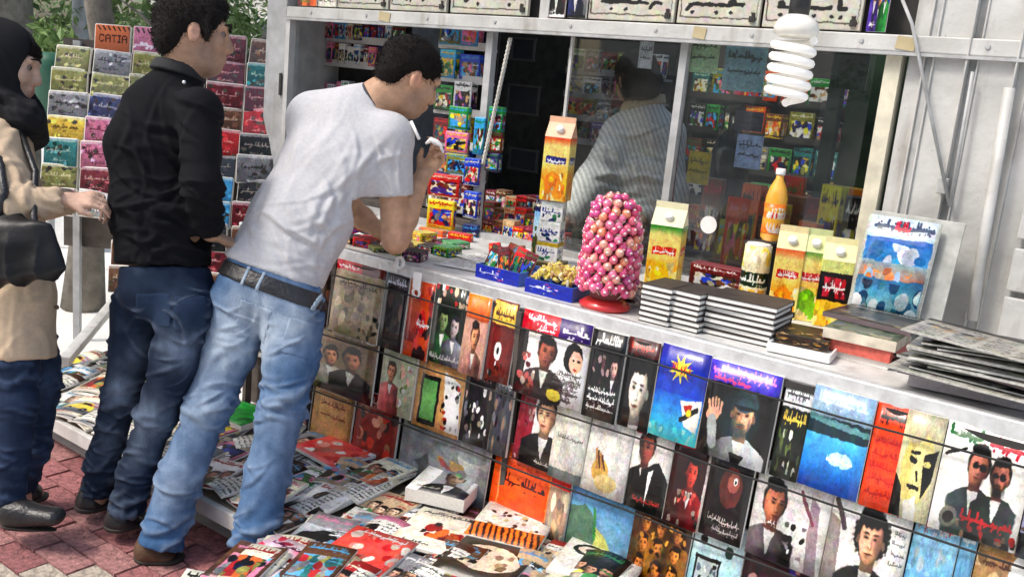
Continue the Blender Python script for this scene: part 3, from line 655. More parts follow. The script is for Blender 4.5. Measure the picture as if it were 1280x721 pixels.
# ---------------------------------------------------------------- trees, street behind
def tree(x, y, h, cr, nleaf, lab, seed, group=None, leafc=(.07, .13, .035), tr=.16, lean=0., crz=.62):
    g = random.Random(seed); T = thing('tree', lab, 'tree', (x, y, 0), 0, group)
    b = MB(); pts = []; n = 9
    for i in range(n): pts.append((lean*i/n+g.uniform(-.05, .05)*i/3, g.uniform(-.05, .05)*i/3, h*crz*i/(n-1)))
    b.tube(pts, [tr*(1.35 if i == 0 else 1-.07*i) for i in range(n)], 12)
    tips = []
    for k in range(9):
        a = g.uniform(0, 6.28); st = Vector(pts[g.randint(n-4, n-1)]); L = cr*g.uniform(.5, .95); q = [st]
        for s_ in range(1, 5): q.append(st+Vector((math.cos(a)*L*s_/4, math.sin(a)*L*s_/4, L*.65*s_/4+g.uniform(-.1, .1)*cr)))
        b.tube(q, [tr*.38, tr*.3, tr*.2, tr*.12, tr*.05], 6); tips += q[1:]
    b.build('trunk', mat('bark', (.2, .18, .15), .95, var=.35, scale=12, bump=1., bscale=35), T)
    L = MB(); cl = []
    for k in range(46):
        p = g.choice(tips); cl.append((p+Vector((g.gauss(0, .28), g.gauss(0, .28), g.gauss(0, .22)))*cr, g.uniform(.14, .34)*cr))
    for k in range(int(nleaf*1.7)):
        c, r = g.choice(cl); d = Vector((g.gauss(0, 1), g.gauss(0, 1), g.gauss(0, .8))); d.normalize(); p = c+d*r*g.random()**.5
        s_ = g.uniform(.028, .06)*(1+cr*.15); n1 = Vector((g.gauss(0, 1), g.gauss(0, 1), g.gauss(0, 1)+.6)).normalized(); u = n1.orthogonal().normalized(); u = Matrix.Rotation(g.uniform(0, 6.28), 3, n1) @ u; v = n1.cross(u)
        o = len(L.v); L.v += [tuple(p-u*s_), tuple(p-v*s_*.45+n1*s_*.12), tuple(p+u*s_), tuple(p+v*s_*.45+n1*s_*.12)]; L.face([o, o+1, o+2, o+3])
    L.build('crown', mat('leaves_%d' % int(leafc[1]*1000), leafc, .55, var=.5, scale=1.6), T); return T
_tp = onz(104, 432, 0)*1.16
tree(float(_tp[0]), float(_tp[1]), 5.6, 1.5, 6000, 'thick trunked grey tree standing between the book rack and the pavement', 1, tr=.1, leafc=(.12, .19, .05), crz=.75, lean=.5)
tree(-9.2, 4.3, 6.4, 1.9, 6000, 'pale barked tree at the far left behind the woman in the headscarf', 2, tr=.42, leafc=(.14, .22, .06), crz=.75)
tree(-8.6, 6.0, 3.7, 1.4, 3500, 'bushy green tree above the left book rack', 3, tr=.13, crz=.35, leafc=(.12, .2, .05))
tree(-10.0, 9.5, 4.6, 2.0, 4000, 'tree with light green crown across the pavement above the rack', 4, tr=.18, crz=.35, leafc=(.17, .26, .07))
tree(-12.5, 8.0, 5.0, 2.2, 4500, 'broad green tree farthest back on the left', 5, tr=.2, crz=.35, leafc=(.10, .18, .05))
tree(-6.9, 8.6, 4.2, 1.8, 3500, 'leafy tree just left of the kiosk corner post', 6, tr=.16, crz=.35, leafc=(.17, .26, .08))
# across the street, unseen behind the camera: added for the window glass to mirror
tree(-1.5, -7.5, 5.0, 2.1, 5000, 'unseen street tree opposite the kiosk, mirrored in its glass', 7, tr=.2, crz=.4, leafc=(.06, .11, .03))
tree(3.2, -8.5, 5.5, 2.4, 5000, 'second unseen street tree opposite the kiosk, mirrored at the right', 8, tr=.2, crz=.4, leafc=(.07, .12, .03))
def building(name, lab, x, y, rz, w, h, col, nx, nz):
    B = thing(name, lab, 'building', (x, y, 0), rz)
    MB().box((0, 3, h/2), (w, 6, h)).build('wall', mat(name+'_wall%d' % nx, col, .9, var=.15, scale=3, bump=.3), B)
    wm = MB().box((0, -.02, 0), (w/nx*.5, .12, h/nz*.5)).mesh('window', mat('frame_pale', (.55, .55, .52), .5)); pm = MB().box((0, -.09, 0), (w/nx*.44, .02, h/nz*.44)).mesh('pane', mat('far_glass', (.06, .08, .1), .08))
    for i in range(nx):
        for j in range(nz):
            o = link('window', wm, B, (-w/2+w*(i+.5)/nx, 0, h*(j+.5)/nz)); link('pane', pm, o)
    MB().box((0, 3, h+.1), (w+.4, 6.4, .25)).build('roof', mat('roof_grey', (.3, .3, .3), .9), B)
building('apartment_building', 'pale apartment building across the street behind the trees', -14, 20, .25, 26, 11, (.6, .58, .53), 8, 3)
building('shop_building', 'unseen beige building opposite the kiosk, mirrored in its glass', 2, -14, math.pi, 30, 9, (.5, .46, .4), 9, 3)
# green bin and white board beside the trunk at the left
b = MB(); b.lathe([(.1, 0), (.12, .3), (.13, .36), (.06, .42)], n=16); o = b.build('litter_bin', mat('bin_green', (.03, .13, .08), .5), None, tuple(at(62, 88, 6.6)-np.array([0, 0, .3])))
tag(o, 'green rounded litter bin on a pole beside the left tree', 'bin'); 
MB().tube([(0, 0, 0), (0, 0, -1.5)], .03, 8).build('pole', M_GR, o)
b = MB(); o = b.box((0, 0, 0), (.5, .04, 1.1)).build('notice_board', mat('board_white', (.82, .83, .82), .5), None, tuple(at(92, 225, 7.5)), (0, 0, .6)); bevel(o, .01)
tag(o, 'plain white board standing behind the woman beside the book rack', 'board'); MB().tube([(-.2, 0, -.5), (-.2, 0, -1.3)], .02, 6).build('leg', M_GR, o); MB().tube([(.2, 0, -.5), (.2, 0, -1.3)], .02, 6).build('leg', M_GR, o)
lp = thing('lamp_post', 'slim grey street post behind the book rack', 'post', tuple(onz(170, 100, 0)*0+np.array([-9.0, 5.0, 0])))
MB().lathe([(.12, 0), (.12, .3), (.08, .4), (.07, 4)], n=14).build('pole', M_GR, lp)
MB().box((0, -.3, 3.95), (.2, .6, .1)).build('lamp_head', M_GR, lp)
# ================================================================ PRINT ON THE RACK
WHT, BLK = (.94, .94, .92), (.05, .05, .06)
SK1, SK2 = (.82, .62, .5), (.7, .5, .38)
gp = random.Random(11)
def C_(bg=(1, 1, 1), w=112, h=150): return Cv(w, h, bg)
def cv_title(c, bg, fg, y0=0., y1=.2, t2=None):
    c.rect(0, y0, 1, y1, bg); c.text(.08, .92, (y0+y1)/2+.02, (y1-y0)*.7, fg, gp, .016)
    return c
def d_a():
    c = C_((.66, .6, .5)); c.rect(0, 0, .5, .13, (.75, .12, .14)); c.text(.04, .45, .08, .07, WHT, gp); c.rect(.5, 0, 1, .13, (.4, .08, .1)); c.blot(.05, .2, .95, .9, [(.6, .55, .46), (.7, .65, .55), (.55, .5, .45)], 30, .12, gp); c.text(.1, .9, .3, .09, (.3, .25, .2), gp); c.blot(.6, .65, 1, 1, [BLK, (.4, .35, .3)], 10, .06, gp); return c
def d_dark(col=(.1, .06, .09)):
    def f():
        c = C_(col); c.text(.1, .9, .12, .1, (.7, .7, .72), gp); c.blot(0, .25, 1, 1, [tuple(v*2.2 for v in col), tuple(v*.6 for v in col), (.3, .22, .2)], 22, .12, gp); return c
    return f
def d_or():
    c = C_((.82, .3, .12)); c.grad(0, .8, (.9, .45, .2), (.5, .1, .1), 0, .5); c.blot(.4, 0, 1, 1, [(.75, .12, .15), (.9, .3, .3), (.2, .05, .08)], 26, .13, gp); c.text(.45, .95, .55, .09, WHT, gp); return c
def d_fig():
    c = C_((.16, .18, .15)); c.blot(0, 0, 1, .25, [(.8, .7, .6), (.7, .2, .2), WHT], 16, .07, gp)
    c.face(.35, .45, .14, (.5, .62, .42), (.1, .15, .1), (.2, .4, .22), g=gp); c.face(.7, .5, .14, (.68, .68, .7), (.2, .2, .22), (.5, .5, .55), g=gp); c.text(.05, .95, .92, .08, WHT, gp); return c
def d_ora():
    c = C_((.8, .62, .55)); c.grad(0, .3, (.95, .55, .15), (.9, .4, .2)); c.face(.5, .52, .17, SK1, (.2, .1, .06), (.75, .55, .5), g=gp); return c
def d_ball():
    c = C_((.42, .12, .08)); c.rect(.05, .02, .95, .3, (.88, .72, .3)); c.text(.15, .9, .18, .13, (.35, .2, .1), gp); c.ell(.45, .62, .14, .12, WHT); c.ell(.45, .62, .05, .045, BLK); c.blot(.1, .75, .95, 1, [BLK, WHT, (.5, .2, .1)], 14, .05, gp); return c
def d_couple():
    c = C_((.9, .88, .86), 150, 150); c.rect(0, 0, .12, 1, (.08, .06, .07)); c.rect(0, .0, 1, .24, (.76, .08, .2)); c.rect(.55, 0, 1, .24, (.24, .12, .42)); c.text(.08, .5, .1, .1, WHT, gp); c.text(.25, .52, .19, .07, WHT, gp); c.text(.6, .97, .15, .13, WHT, gp, .014)
    c.ell(.72, .6, .3, .38, (.93, .93, .93)); c.ell(.8, .42, .13, .17, (.07, .05, .05)); c.ell(.84, .46, .09, .13, (.9, .72, .6)); c.ell(.81, .44, .02, .012, BLK); c.ell(.88, .44, .02, .012, BLK); c.ell(.84, .54, .03, .012, (.6, .2, .2))
    c.face(.42, .45, .13, (.6, .38, .32), (.12, .06, .05), (.25, .2, .2), g=gp); c.blot(.02, .5, .3, .98, [(.75, .4, .38), (.4, .1, .14), (.85, .75, .7)], 20, .06, gp)
    for k in range(22): c.text(gp.uniform(.45, .8), gp.uniform(.85, .97), gp.uniform(.6, .95), .05, (.35, .33, .33), gp, .006)
    c.ell(.6, .9, .1, .07, (.9, .8, .3)); return c
def d_blk():
    c = C_((.06, .05, .06)); c.text(.15, .85, .12, .14, WHT, gp, .014); c.blot(.1, .25, .9, .6, [(.35, .2, .25), (.15, .1, .12), (.6, .5, .5)], 12, .07, gp); c.face(.75, .4, .1, (.7, .6, .6), BLK, (.1, .1, .1), g=gp)
    for y in (.68, .78, .88): c.text(.1, .9, y, .07, WHT, gp, .01)
    return c
def d_bw():
    c = C_((.04, .04, .04)); c.rect(0, 0, 1, .18, (.28, .06, .05)); c.text(.1, .8, .1, .09, (.8, .3, .2), gp); c.face(.5, .58, .32, (.88, .88, .86), BLK, (.05, .05, .05), g=gp); return c
def d_star():
    c = C_((.1, .2, .6), 130, 170); c.grad(0, .5, (.22, .2, .6), (.1, .3, .75)); c.grad(.5, 1, (.1, .4, .8), (.35, .85, .9))
    st = []
    for k in range(18):
        a = 2*math.pi*k/18; r = .26 if k % 2 == 0 else .11; st.append((.45+r*math.cos(a), .22+r*.62*math.sin(a)))
    c.poly(st, (.95, .85, .3)); c.text(.25, .65, .24, .1, (.8, .15, .2), gp, .012)
    c.poly([(.55, .55), (.98, .5), (.95, .88), (.7, .8)], (.95, .9, .85)); c.poly([(.62, .6), (.8, .56), (.76, .72)], (.7, .15, .15)); c.line(.62, .75, .9, .6, .03, BLK); c.ell(.75, .66, .05, .04, (.95, .8, .2)); c.blot(0, .85, 1, 1, [(.6, .95, .95), (.3, .8, .9)], 18, .05, gp); return c
def d_cap():
    c = C_((.09, .07, .06), 170, 170); c.rect(0, 0, 1, .22, (.28, .24, .68)); c.text(.05, .95, .1, .11, (.9, .5, .75), gp, .012); c.text(.08, .6, .18, .07, (.85, .3, .5), gp, .01); c.ell(.5, .52, .3, .28, (.06, .16, .17))
    c.face(.56, .5, .17, (.86, .68, .55), (.2, .25, .28), (.72, .74, .76), cap=(.22, .34, .38), beard=True, g=gp)
    c.poly([(.45, .9), (.67, .9), (.62, 1), (.5, 1)], BLK); c.ell(.14, .56, .09, .08, SK1)
    for k in range(5): c.line(.08+.04*k, .54, .06+.045*k, .38+.02*abs(k-2), .016, SK1)
    c.line(.14, .62, .2, .85, .06, (.6, .62, .62)); return c
def d_grn():
    c = C_((.12, .15, .12)); c.rect(0, 0, 1, .28, (.82, .83, .84)); c.text(.1, .9, .15, .12, (.15, .15, .18), gp); c.text(.12, .9, .4, .12, (.9, .75, .3), gp, .02); c.blot(.05, .5, .95, .95, [(.8, .82, .75), (.3, .35, .2), BLK], 26, .07, gp); return c
def d_sea():
    c = C_((.2, .55, .85), 150, 150); c.grad(0, .28, (.55, .66, .78), (.62, .72, .8)); c.text(.1, .9, .14, .15, (.75, .82, .9), gp, .014); c.rect(0, .28, 1, .46, (.08, .24, .28)); c.line(0, .3, 1, .36, .03, (.4, .6, .62)); c.grad(.46, 1, (.35, .72, .92), (.05, .35, .75))
    c.ell(.62, .66, .2, .07, (.75, .92, .9)); c.text(.4, .85, .67, .08, (.95, .95, .85), gp, .01); return c
def d_red():
    c = C_((.88, .28, .12)); c.text(.15, .95, .12, .14, BLK, gp, .022)
    for y in (.35, .48, .6, .72, .85): c.text(.1, .9, y, .07, (.7, .12, .06), gp, .012)
    return c
def d_duo():
    c = C_((.82, .8, .66)); c.grad(0, .3, (.66, .64, .55), (.84, .82, .66)); c.ell(.48, .52, .38, .36, (.88, .82, .5)); c.ell(.62, .5, .3, .3, (.92, .86, .6)); c.ell(.3, .18, .3, .1, (.75, .72, .6))
    c.poly([(.62, .38), (.95, .3), (.9, .6), (.72, .78), (.66, .6)], BLK); c.ell(.38, .44, .1, .03, BLK); c.ell(.72, .46, .09, .03, (.85, .8, .5)); c.line(.3, .38, .5, .36, .016, BLK); c.line(.35, .68, .62, .7, .02, BLK); c.poly([(.0, .6), (.2, .72), (.3, 1), (0, 1)], BLK); c.poly([(.32, .82), (.6, .76), (.7, 1), (.4, 1)], (.94, .93, .88)); c.line(.5, .55, .55, .63, .02, BLK); return c
def d_two():
    c = C_((.9, .89, .86), 190, 170); c.text(.05, .42, .1, .12, (.05, .4, .2), gp, .02); c.text(.5, .97, .13, .12, (.7, .08, .2), gp, .02); c.line(.05, .3, .25, .22, .015, BLK)
    c.face(.42, .36, .12, (.72, .48, .42), (.12, .08, .07), (.22, .25, .25), glasses=True, g=gp); c.face(.68, .4, .11, (.68, .45, .4), (.12, .08, .07), (.18, .22, .22), glasses=True, beard=True, g=gp); c.ell(.2, .85, .1, .1, (.45, .45, .42)); c.ell(.2, .85, .06, .06, (.15, .12, .1)); c.text(.35, .95, .82, .12, (.7, .1, .15), gp, .016); c.blot(.3, .85, 1, 1, [(.12, .08, .08), (.5, .4, .35), (.6, .1, .12)], 20, .05, gp); return c
# row two
def d_grp():
    c = C_((.5, .42, .32)); c.text(.1, .9, .12, .12, (.9, .85, .7), gp); c.face(.25, .5, .12, SK1, BLK, (.75, .72, .65), g=gp); c.face(.6, .48, .15, SK2, BLK, (.05, .05, .06), g=gp); c.rect(0, .9, 1, 1, (.25, .1, .08)); c.ell(.88, .14, .1, .06, WHT); return c
def d_pale():
    c = C_((.68, .7, .6)); c.text(.08, .92, .1, .1, BLK, gp); c.face(.3, .45, .13, SK1, (.3, .2, .1), (.8, .4, .4), g=gp); c.rect(.55, .25, .95, .9, (.72, .74, .62)); c.blot(.55, .3, .95, .9, [WHT, (.45, .5, .3), (.8, .6, .55)], 14, .07, gp); return c
def d_tv():
    c = C_((.78, .6, .4), 150, 150); c.text(.05, .55, .1, .1, (.5, .15, .1), gp); c.rect(.1, .3, .5, .95, (.1, .12, .1)); c.rect(.15, .36, .45, .88, (.45, .68, .4)); c.poly([(.55, .2), (.9, .3), (1, .95), (.7, .95)], WHT); c.blot(.58, .3, .95, .95, [BLK, (.6, .6, .6), (.7, .2, .15)], 20, .045, gp); return c
def d_blkw():
    c = C_((.12, .1, .1)); c.text(.1, .9, .12, .13, (.85, .4, .35), gp); c.blot(.05, .25, .95, .95, [WHT, BLK, (.5, .45, .4), (.3, .3, .35)], 34, .07, gp); return c
def d_suit():
    c = C_((.9, .88, .86), 140, 170); c.rect(0, 0, .35, 1, (.52, .12, .2)); c.blot(0, 0, .35, 1, [(.6, .25, .3), (.35, .05, .12), (.8, .6, .6)], 20, .05, gp); c.face(.6, .36, .2, (.88, .7, .58), BLK, (.06, .06, .07), g=gp, turn=-1); c.text(.5, .95, .93, .06, WHT, gp); return c
def d_yel():
    c = C_((.9, .89, .84)); c.text(.1, .9, .12, .1, (.4, .38, .35), gp, .012); c.ell(.35, .1, .16, .07, (.85, .8, .3)); c.ell(.6, .65, .35, .22, (.8, .8, .78)); c.text(.15, .9, .5, .07, (.5, .48, .45), gp, .01); c.rect(0, .88, 1, 1, (.5, .55, .55)); return c
def d_top():
    c = C_((.88, .87, .85), 130, 150); c.rect(0, 0, 1, .16, (.45, .45, .28)); c.rect(.3, .02, .95, .2, WHT); c.lat('TOP', .36, .04, .14, BLK)
    c.ell(.38, .72, .2, .14, (.85, .7, .4)); c.ell(.55, .85, .26, .1, (.9, .82, .6))
    for k in range(4): c.line(.3+.06*k, .7, .24+.05*k, .5+.02*k, .022, (.4, .25, .15) if k % 2 else (.75, .55, .35))
    return c
def d_hair():
    c = C_((.82, .8, .78), 120, 160); c.rect(0, 0, .3, .15, (.6, .1, .15)); c.face(.35, .3, .2, (.55, .32, .28), (.06, .04, .04), (.07, .07, .08), g=gp, turn=-1); c.poly([(.3, .55), (.7, .4), (1, .6), (1, 1), (.2, 1)], (.05, .05, .06)); c.poly([(.48, .55), (.6, .5), (.5, .95)], WHT); c.text(.2, .9, .88, .06, (.8, .2, .2), gp); return c
def d_redf():
    c = C_((.2, .08, .09), 110, 150); c.rect(0, 0, 1, .14, (.75, .2, .22)); c.text(.1, .9, .08, .09, (.9, .6, .6), gp); c.face(.55, .4, .17, (.75, .28, .24), BLK, (.45, .08, .1), g=gp); c.blot(.1, .6, .95, .98, [(.8, .35, .3), BLK, (.6, .55, .5)], 22, .06, gp); c.rect(.93, 0, 1, 1, (.8, .75, .74)); return c
def d_monk():
    c = C_((.09, .06, .07), 130, 150); c.text(.2, .9, .08, .08, WHT, gp, .02); c.ell(.55, .42, .26, .22, (.32, .14, .12)); c.ell(.6, .36, .13, .11, (.55, .3, .25)); c.ell(.64, .34, .04, .04, WHT); c.ell(.64, .35, .02, .02, BLK); c.text(.15, .9, .8, .08, (.75, .72, .7), gp, .01); c.text(.3, .9, .9, .06, (.75, .72, .7), gp, .01); return c
def d_man():
    c = C_((.87, .85, .84), 190, 170); c.rect(0, 0, 1, .13, (.8, .79, .76)); c.text(.3, .8, .08, .1, (.55, .5, .4), gp, .012); c.face(.27, .42, .15, (.78, .52, .42), BLK, (.42, .38, .4), g=gp, turn=1); c.text(.2, .33, .62, .05, WHT, gp)
    c.blot(.45, .55, .75, .98, [WHT, BLK, (.5, .48, .5)], 22, .05, gp); c.poly([(.72, .2), (.85, .3), (.95, 1), (.8, 1)], (.62, .55, .58)); c.line(.6, .2, .8, .5, .02, (.5, .3, .35)); return c
def d_curl():
    c = C_((.88, .87, .85), 190, 170); c.rect(0, 0, 1, .14, (.85, .83, .8)); c.text(.35, .97, .09, .1, (.8, .3, .45), gp, .014); c.line(.05, .15, .2, .4, .03, (.35, .3, .32)); c.poly([(0, .3), (.14, .35), (.2, 1), (0, 1)], (.6, .56, .55)); c.face(.55, .45, .17, (.9, .72, .62), (.06, .05, .05), (.2, .2, .2), curly=True, g=gp); c.line(.5, .95, .55, .82, .012, WHT)
    for y in (.3, .4, .5, .6): c.text(.82, .97, y, .05, (.5, .5, .5), gp, .008)
    return c
def d_sky():
    c = C_((.45, .7, .85), 120, 150); c.grad(0, 1, (.62, .78, .85), (.35, .62, .8)); c.text(.1, .9, .14, .14, (.9, .9, .92), gp, .03); c.text(.1, .9, .14, .14, (.75, .25, .3), gp, .014); c.blot(0, .3, 1, .6, [(.75, .85, .9), (.55, .75, .85)], 12, .08, gp); c.ell(.3, .88, .16, .14, (.7, .1, .12)); c.ell(.42, .74, .07, .06, SK1); c.ell(.45, .68, .12, .035, (.12, .1, .08)); c.ell(.8, .93, .15, .1, (.2, .5, .25)); return c
def d_nb():
    c = C_((.35, .6, .75)); c.grad(0, 1, (.5, .7, .78), (.3, .55, .75)); c.text(.1, .9, .15, .12, WHT, gp); return c
def d_bei():
    c = C_((.66, .52, .36), 130, 150); c.rect(0, 0, 1, .14, (.8, .79, .74)); c.blot(0, .2, .8, 1, [(.7, .56, .4), (.55, .42, .3), (.75, .65, .5)], 22, .12, gp); c.ell(.75, .32, .28, .22, WHT); c.text(.1, .5, .3, .1, (.4, .25, .15), gp); return c
# row three
def d_tan():
    c = C_((.66, .5, .32)); c.rect(0, 0, 1, .15, (.55, .58, .35)); c.rect(.15, .22, .92, .92, (.75, .58, .38)); c.text(.2, .85, .4, .08, (.4, .15, .12), gp); c.text(.2, .85, .55, .08, (.5, .25, .15), gp); return c
def d_rdk():
    c = C_((.5, .14, .1)); c.text(.1, .9, .12, .1, (.75, .7, .65), gp); c.blot(0, .2, 1, 1, [(.7, .2, .14), (.2, .05, .05), (.75, .5, .4)], 24, .1, gp); return c
def d_gry():
    c = C_((.52, .53, .54), 170, 140); c.blot(0, 0, 1, 1, [(.56, .57, .58), (.48, .49, .5)], 20, .2, gp); c.text(.05, .3, .1, .1, (.15, .15, .15), gp, .02); c.text(.05, .28, .22, .1, (.2, .2, .2), gp, .02); c.text(.35, .95, .12, .06, (.5, .15, .15), gp, .01); c.blot(.45, .5, .75, .8, [(.3, .55, .35), (.7, .6, .4), (.6, .35, .35)], 10, .06, gp); return c
def d_obk():
    c = C_((.9, .36, .12), 140, 170); c.rect(0, 0, 1, .1, (.7, .3, .22)); c.rect(.1, .14, .92, .16, (.95, .6, .35)); c.rect(.1, .14, .12, .98, (.95, .6, .35)); c.rect(.9, .14, .92, .98, (.95, .6, .35)); c.text(.2, .86, .42, .14, (.25, .08, .04), gp, .012); c.text(.3, .75, .24, .08, (.7, .2, .1), gp, .01); return c
def d_gst():
    c = C_((.72, .6, .52)); c.rect(0, .0, 1, .3, (.8, .15, .12)); c.blot(0, .3, 1, 1, [(.8, .65, .5), (.6, .55, .5), (.85, .8, .7)], 18, .15, gp); return c
def d_bsk():
    c = C_((.42, .62, .78), 140, 160); c.grad(0, .12, (.7, .78, .82), (.6, .72, .8)); c.grad(.12, 1, (.4, .62, .82), (.55, .72, .8)); c.poly([(0, .45), (.25, .38), (.42, .5), (.5, 1), (0, 1)], (.4, .52, .45)); c.poly([(.45, .6), (.62, .7), (.9, 1), (.45, 1)], (.82, .84, .5)); c.line(.4, .4, .45, .75, .02, (.3, .6, .35)); return c
def d_gold():
    c = C_((.28, .17, .07), 130, 150); c.text(.1, .9, .07, .06, WHT, gp)
    for i in range(3):
        for j in range(3): c.face(.22+.28*i, .3+.24*j, .09, (.75, .5, .25), (.15, .08, .04), (.5, .32, .1), g=gp)
    c.blot(0, .15, 1, 1, [(.7, .5, .2), (.15, .08, .04)], 24, .045, gp); return c
def d_wht():
    c = C_((.86, .9, .9), 120, 150); c.rect(0, 0, .8, .14, (.62, .12, .16)); c.text(.1, .75, .08, .08, WHT, gp); c.grad(.14, 1, (.85, .9, .9), (.5, .78, .85)); c.rect(.1, .42, .6, .95, (.1, .1, .1)); c.rect(.14, .46, .56, .9, (.75, .8, .8)); c.blot(.16, .48, .54, .88, [BLK, WHT, (.4, .45, .5)], 14, .05, gp); c.ell(.72, .3, .08, .07, (.1, .3, .25)); c.ell(.2, .25, .07, .05, BLK); return c
def d_dkr():
    c = C_((.16, .05, .08)); c.text(.1, .9, .12, .1, (.85, .8, .8), gp); c.blot(0, .2, 1, 1, [(.5, .08, .12), (.08, .04, .1), (.2, .15, .4), (.7, .5, .5)], 26, .08, gp); return c
def d_gdk():
    c = C_((.25, .25, .28)); c.text(.1, .9, .12, .1, WHT, gp); c.blot(0, .2, 1, 1, [(.35, .35, .38), (.12, .12, .14), (.5, .4, .35)], 26, .1, gp); return c
ROWS = [  # name, x0, x1, height, painter, label
 (.905, [(-2.87, -2.63, d_dark((.2, .12, .1)), 'brown covered magazine at the far left end of the top row, behind the bent man'), (-2.61, -2.35, d_a, 'beige magazine with a red title strip in the top row under the counter'), (-2.35, -2.23, d_dark((.09, .06, .09)), 'near black narrow magazine in the top row beside the beige one'),
   (-2.23, -2.11, d_or, 'orange and red blotched magazine in the top row'), (-2.11, -1.96, d_fig, 'magazine with a green and a grey figure in the top row'), (-1.96, -1.86, d_ora, 'narrow magazine with an orange top and one pale face in the top row'),
   (-1.86, -1.75, d_ball, 'rust brown football magazine with a yellow title box'), (-1.73, -1.46, d_couple, 'magazine with a crimson and violet title over a woman in a white scarf'), (-1.46, -1.335, d_blk, 'black magazine with white lines of text at its foot'),
   (-1.335, -1.225, d_bw, 'black magazine filled by one pale black and white face'), (-1.225, -1.065, d_star, 'blue magazine with a yellow star burst'), (-1.065, -.85, d_cap, 'magazine with a man in a cap raising his hand under a violet title'),
   (-.845, -.765, d_grn, 'dark green narrow magazine with yellow script'), (-.765, -.6, d_sea, 'magazine with a bright blue sea picture'), (-.6, -.515, d_red, 'narrow orange red booklet in the top row'), (-.525, -.43, d_duo, 'cream magazine with a yellow and black drawn face'),
   (-.43, -.23, d_two, 'white magazine with two men in dark glasses under green and crimson script'), (-.23, -.06, d_dark((.2, .2, .24)), 'grey magazine at the right end of the top row')]),
 (.665, [(-2.9, -2.68, d_blkw, 'black and white magazine at the left end of the second row'), (-2.68, -2.36, d_grp, 'wide brown magazine with two men, one in a black suit'), (-2.33, -2.16, d_pale, 'pale green magazine with one face in the second row'), (-2.16, -1.94, d_tv, 'ochre magazine with a green framed screen'),
   (-1.94, -1.81, d_blkw, 'black magazine with salmon title in the second row, right of the green screen cover'), (-1.81, -1.73, d_gdk, 'narrow grey magazine in the second row before the maroon one'), (-1.71, -1.52, d_suit, 'maroon edged magazine with a young man in a black jacket'),
   (-1.56, -1.43, d_yel, 'whitish magazine with a yellow spot beside the man in the black jacket'), (-1.43, -1.275, d_top, 'white magazine headed TOP with an outstretched hand'), (-1.275, -1.14, d_hair, 'magazine with a brown face above a black coat and white lapel'),
   (-1.14, -1.02, d_redf, 'dark magazine with a red tinted face'), (-1.02, -.885, d_monk, 'near black magazine with a staring eye in the second row'), (-.88, -.665, d_man, 'white headed magazine with a smiling man in a grey jacket'), (-.665, -.46, d_curl, 'magazine with a curly haired young man and pink script'),
   (-.46, -.35, d_sky, 'sky blue magazine with a small figure in red'), (-.35, -.31, d_nb, 'very narrow light blue booklet in the second row'), (-.31, -.15, d_bei, 'sandy brown magazine with a white blob at its upper right')]),
 (.44, [(-2.95, -2.7, d_dkr, 'dark red magazine at the left end of the third row'), (-2.68, -2.46, d_tan, 'tan magazine with an olive title strip in the third row'), (-2.45, -2.23, d_rdk, 'brick red magazine in the third row beside the tan one'), (-2.21, -1.8, d_gry, 'wide grey wrapped magazine in the third row'),
   (-1.79, -1.53, d_obk, 'bright orange book with dark red script standing at the foot of the rack'), (-1.55, -1.47, d_gst, 'narrow salmon magazine with a red band between orange and blue covers'), (-1.47, -1.24, d_bsk, 'blue sky magazine with green and yellow slope'), (-1.24, -1.04, d_gold, 'brown and gold magazine crowded with small faces'),
   (-1.04, -.88, d_wht, 'white and teal magazine with a dark red title box'), (-.88, -.65, d_dkr, 'plum coloured magazine in the third row near the lower right corner'), (-.65, -.43, d_gdk, 'slate grey magazine in the third row at the lower right'), (-.43, -.2, d_sky, 'light blue magazine at the right end of the third row')]),
 (.215, [(-1.2, -1.0, d_rdk, 'brick red magazine in the bottom row below the gold one'), (-1.0, -.8, d_dkr, 'wine coloured magazine in the bottom row under the white and teal one'), (-.8, -.6, d_gdk, 'grey magazine in the bottom row'), (-.6, -.4, d_sea, 'blue magazine in the bottom row')])]
k_ = 0
for ri, (zt, row) in enumerate(ROWS):
    for ci, (x0, x1, fn, lab) in enumerate(row):
        k_ += 1; hh = .275 if ri < 3 else .2; dz = gp.uniform(-.008, .004)
        if fn is d_obk: hh = .3
        me = mag_mesh((x1-x0)*(1.0 if x1-x0 > .1 else 1.02)-.004, hh, .006+.003*(ci % 3), img_mat('print%d' % k_, fn().out(gp), .3, .25), bend=gp.choice([.004, -.004, .008, .002]))
        tl = R(90-5.5+gp.uniform(-1, 1)); yc = YR-.008-gp.uniform(0, .006)-.004*(ci % 2)
        o = link('magazine' if fn is not d_obk else 'book', me, None, ((x0+x1)/2, yc, zt+dz-hh/2), (tl, gp.uniform(-.012, .012), gp.uniform(-.02, .02)))
        tag(o, lab, 'magazine' if fn is not d_obk else 'book', 'magazines in the rack under the counter')
# elastic cords across the rack and thin ledges
M_CORD = mat('black_cord', (.02, .02, .02), .8)
for i, z in enumerate((.845, .605, .37, .15)):
    pts = []
    for k in range(33):
        X = -3.1+k*.115; pts.append((X, YR-.034+.004*math.sin(k*1.3), z-.004*math.sin(k*math.pi/8)**2+.001*math.sin(k*2.)))
    tag(MB().tube(pts, .0034, 6).build('cord', M_CORD), ['highest', 'second highest', 'third highest', 'lowest'][i]+' black cord stretched across the magazines below the counter', 'cord', 'cords holding the magazines')
for z in (.655, .42, .185):
    kb('ledge', (-1.15, YR+.028, z-.02), (4.06, .03, .012), M_WH)
for x in (-3.12, -2.62, -1.745): kb('upright', (x, YR-.002, .47), (.02, .03, .83), M_BD)
for (px, py) in ((504, 327),):
    pass
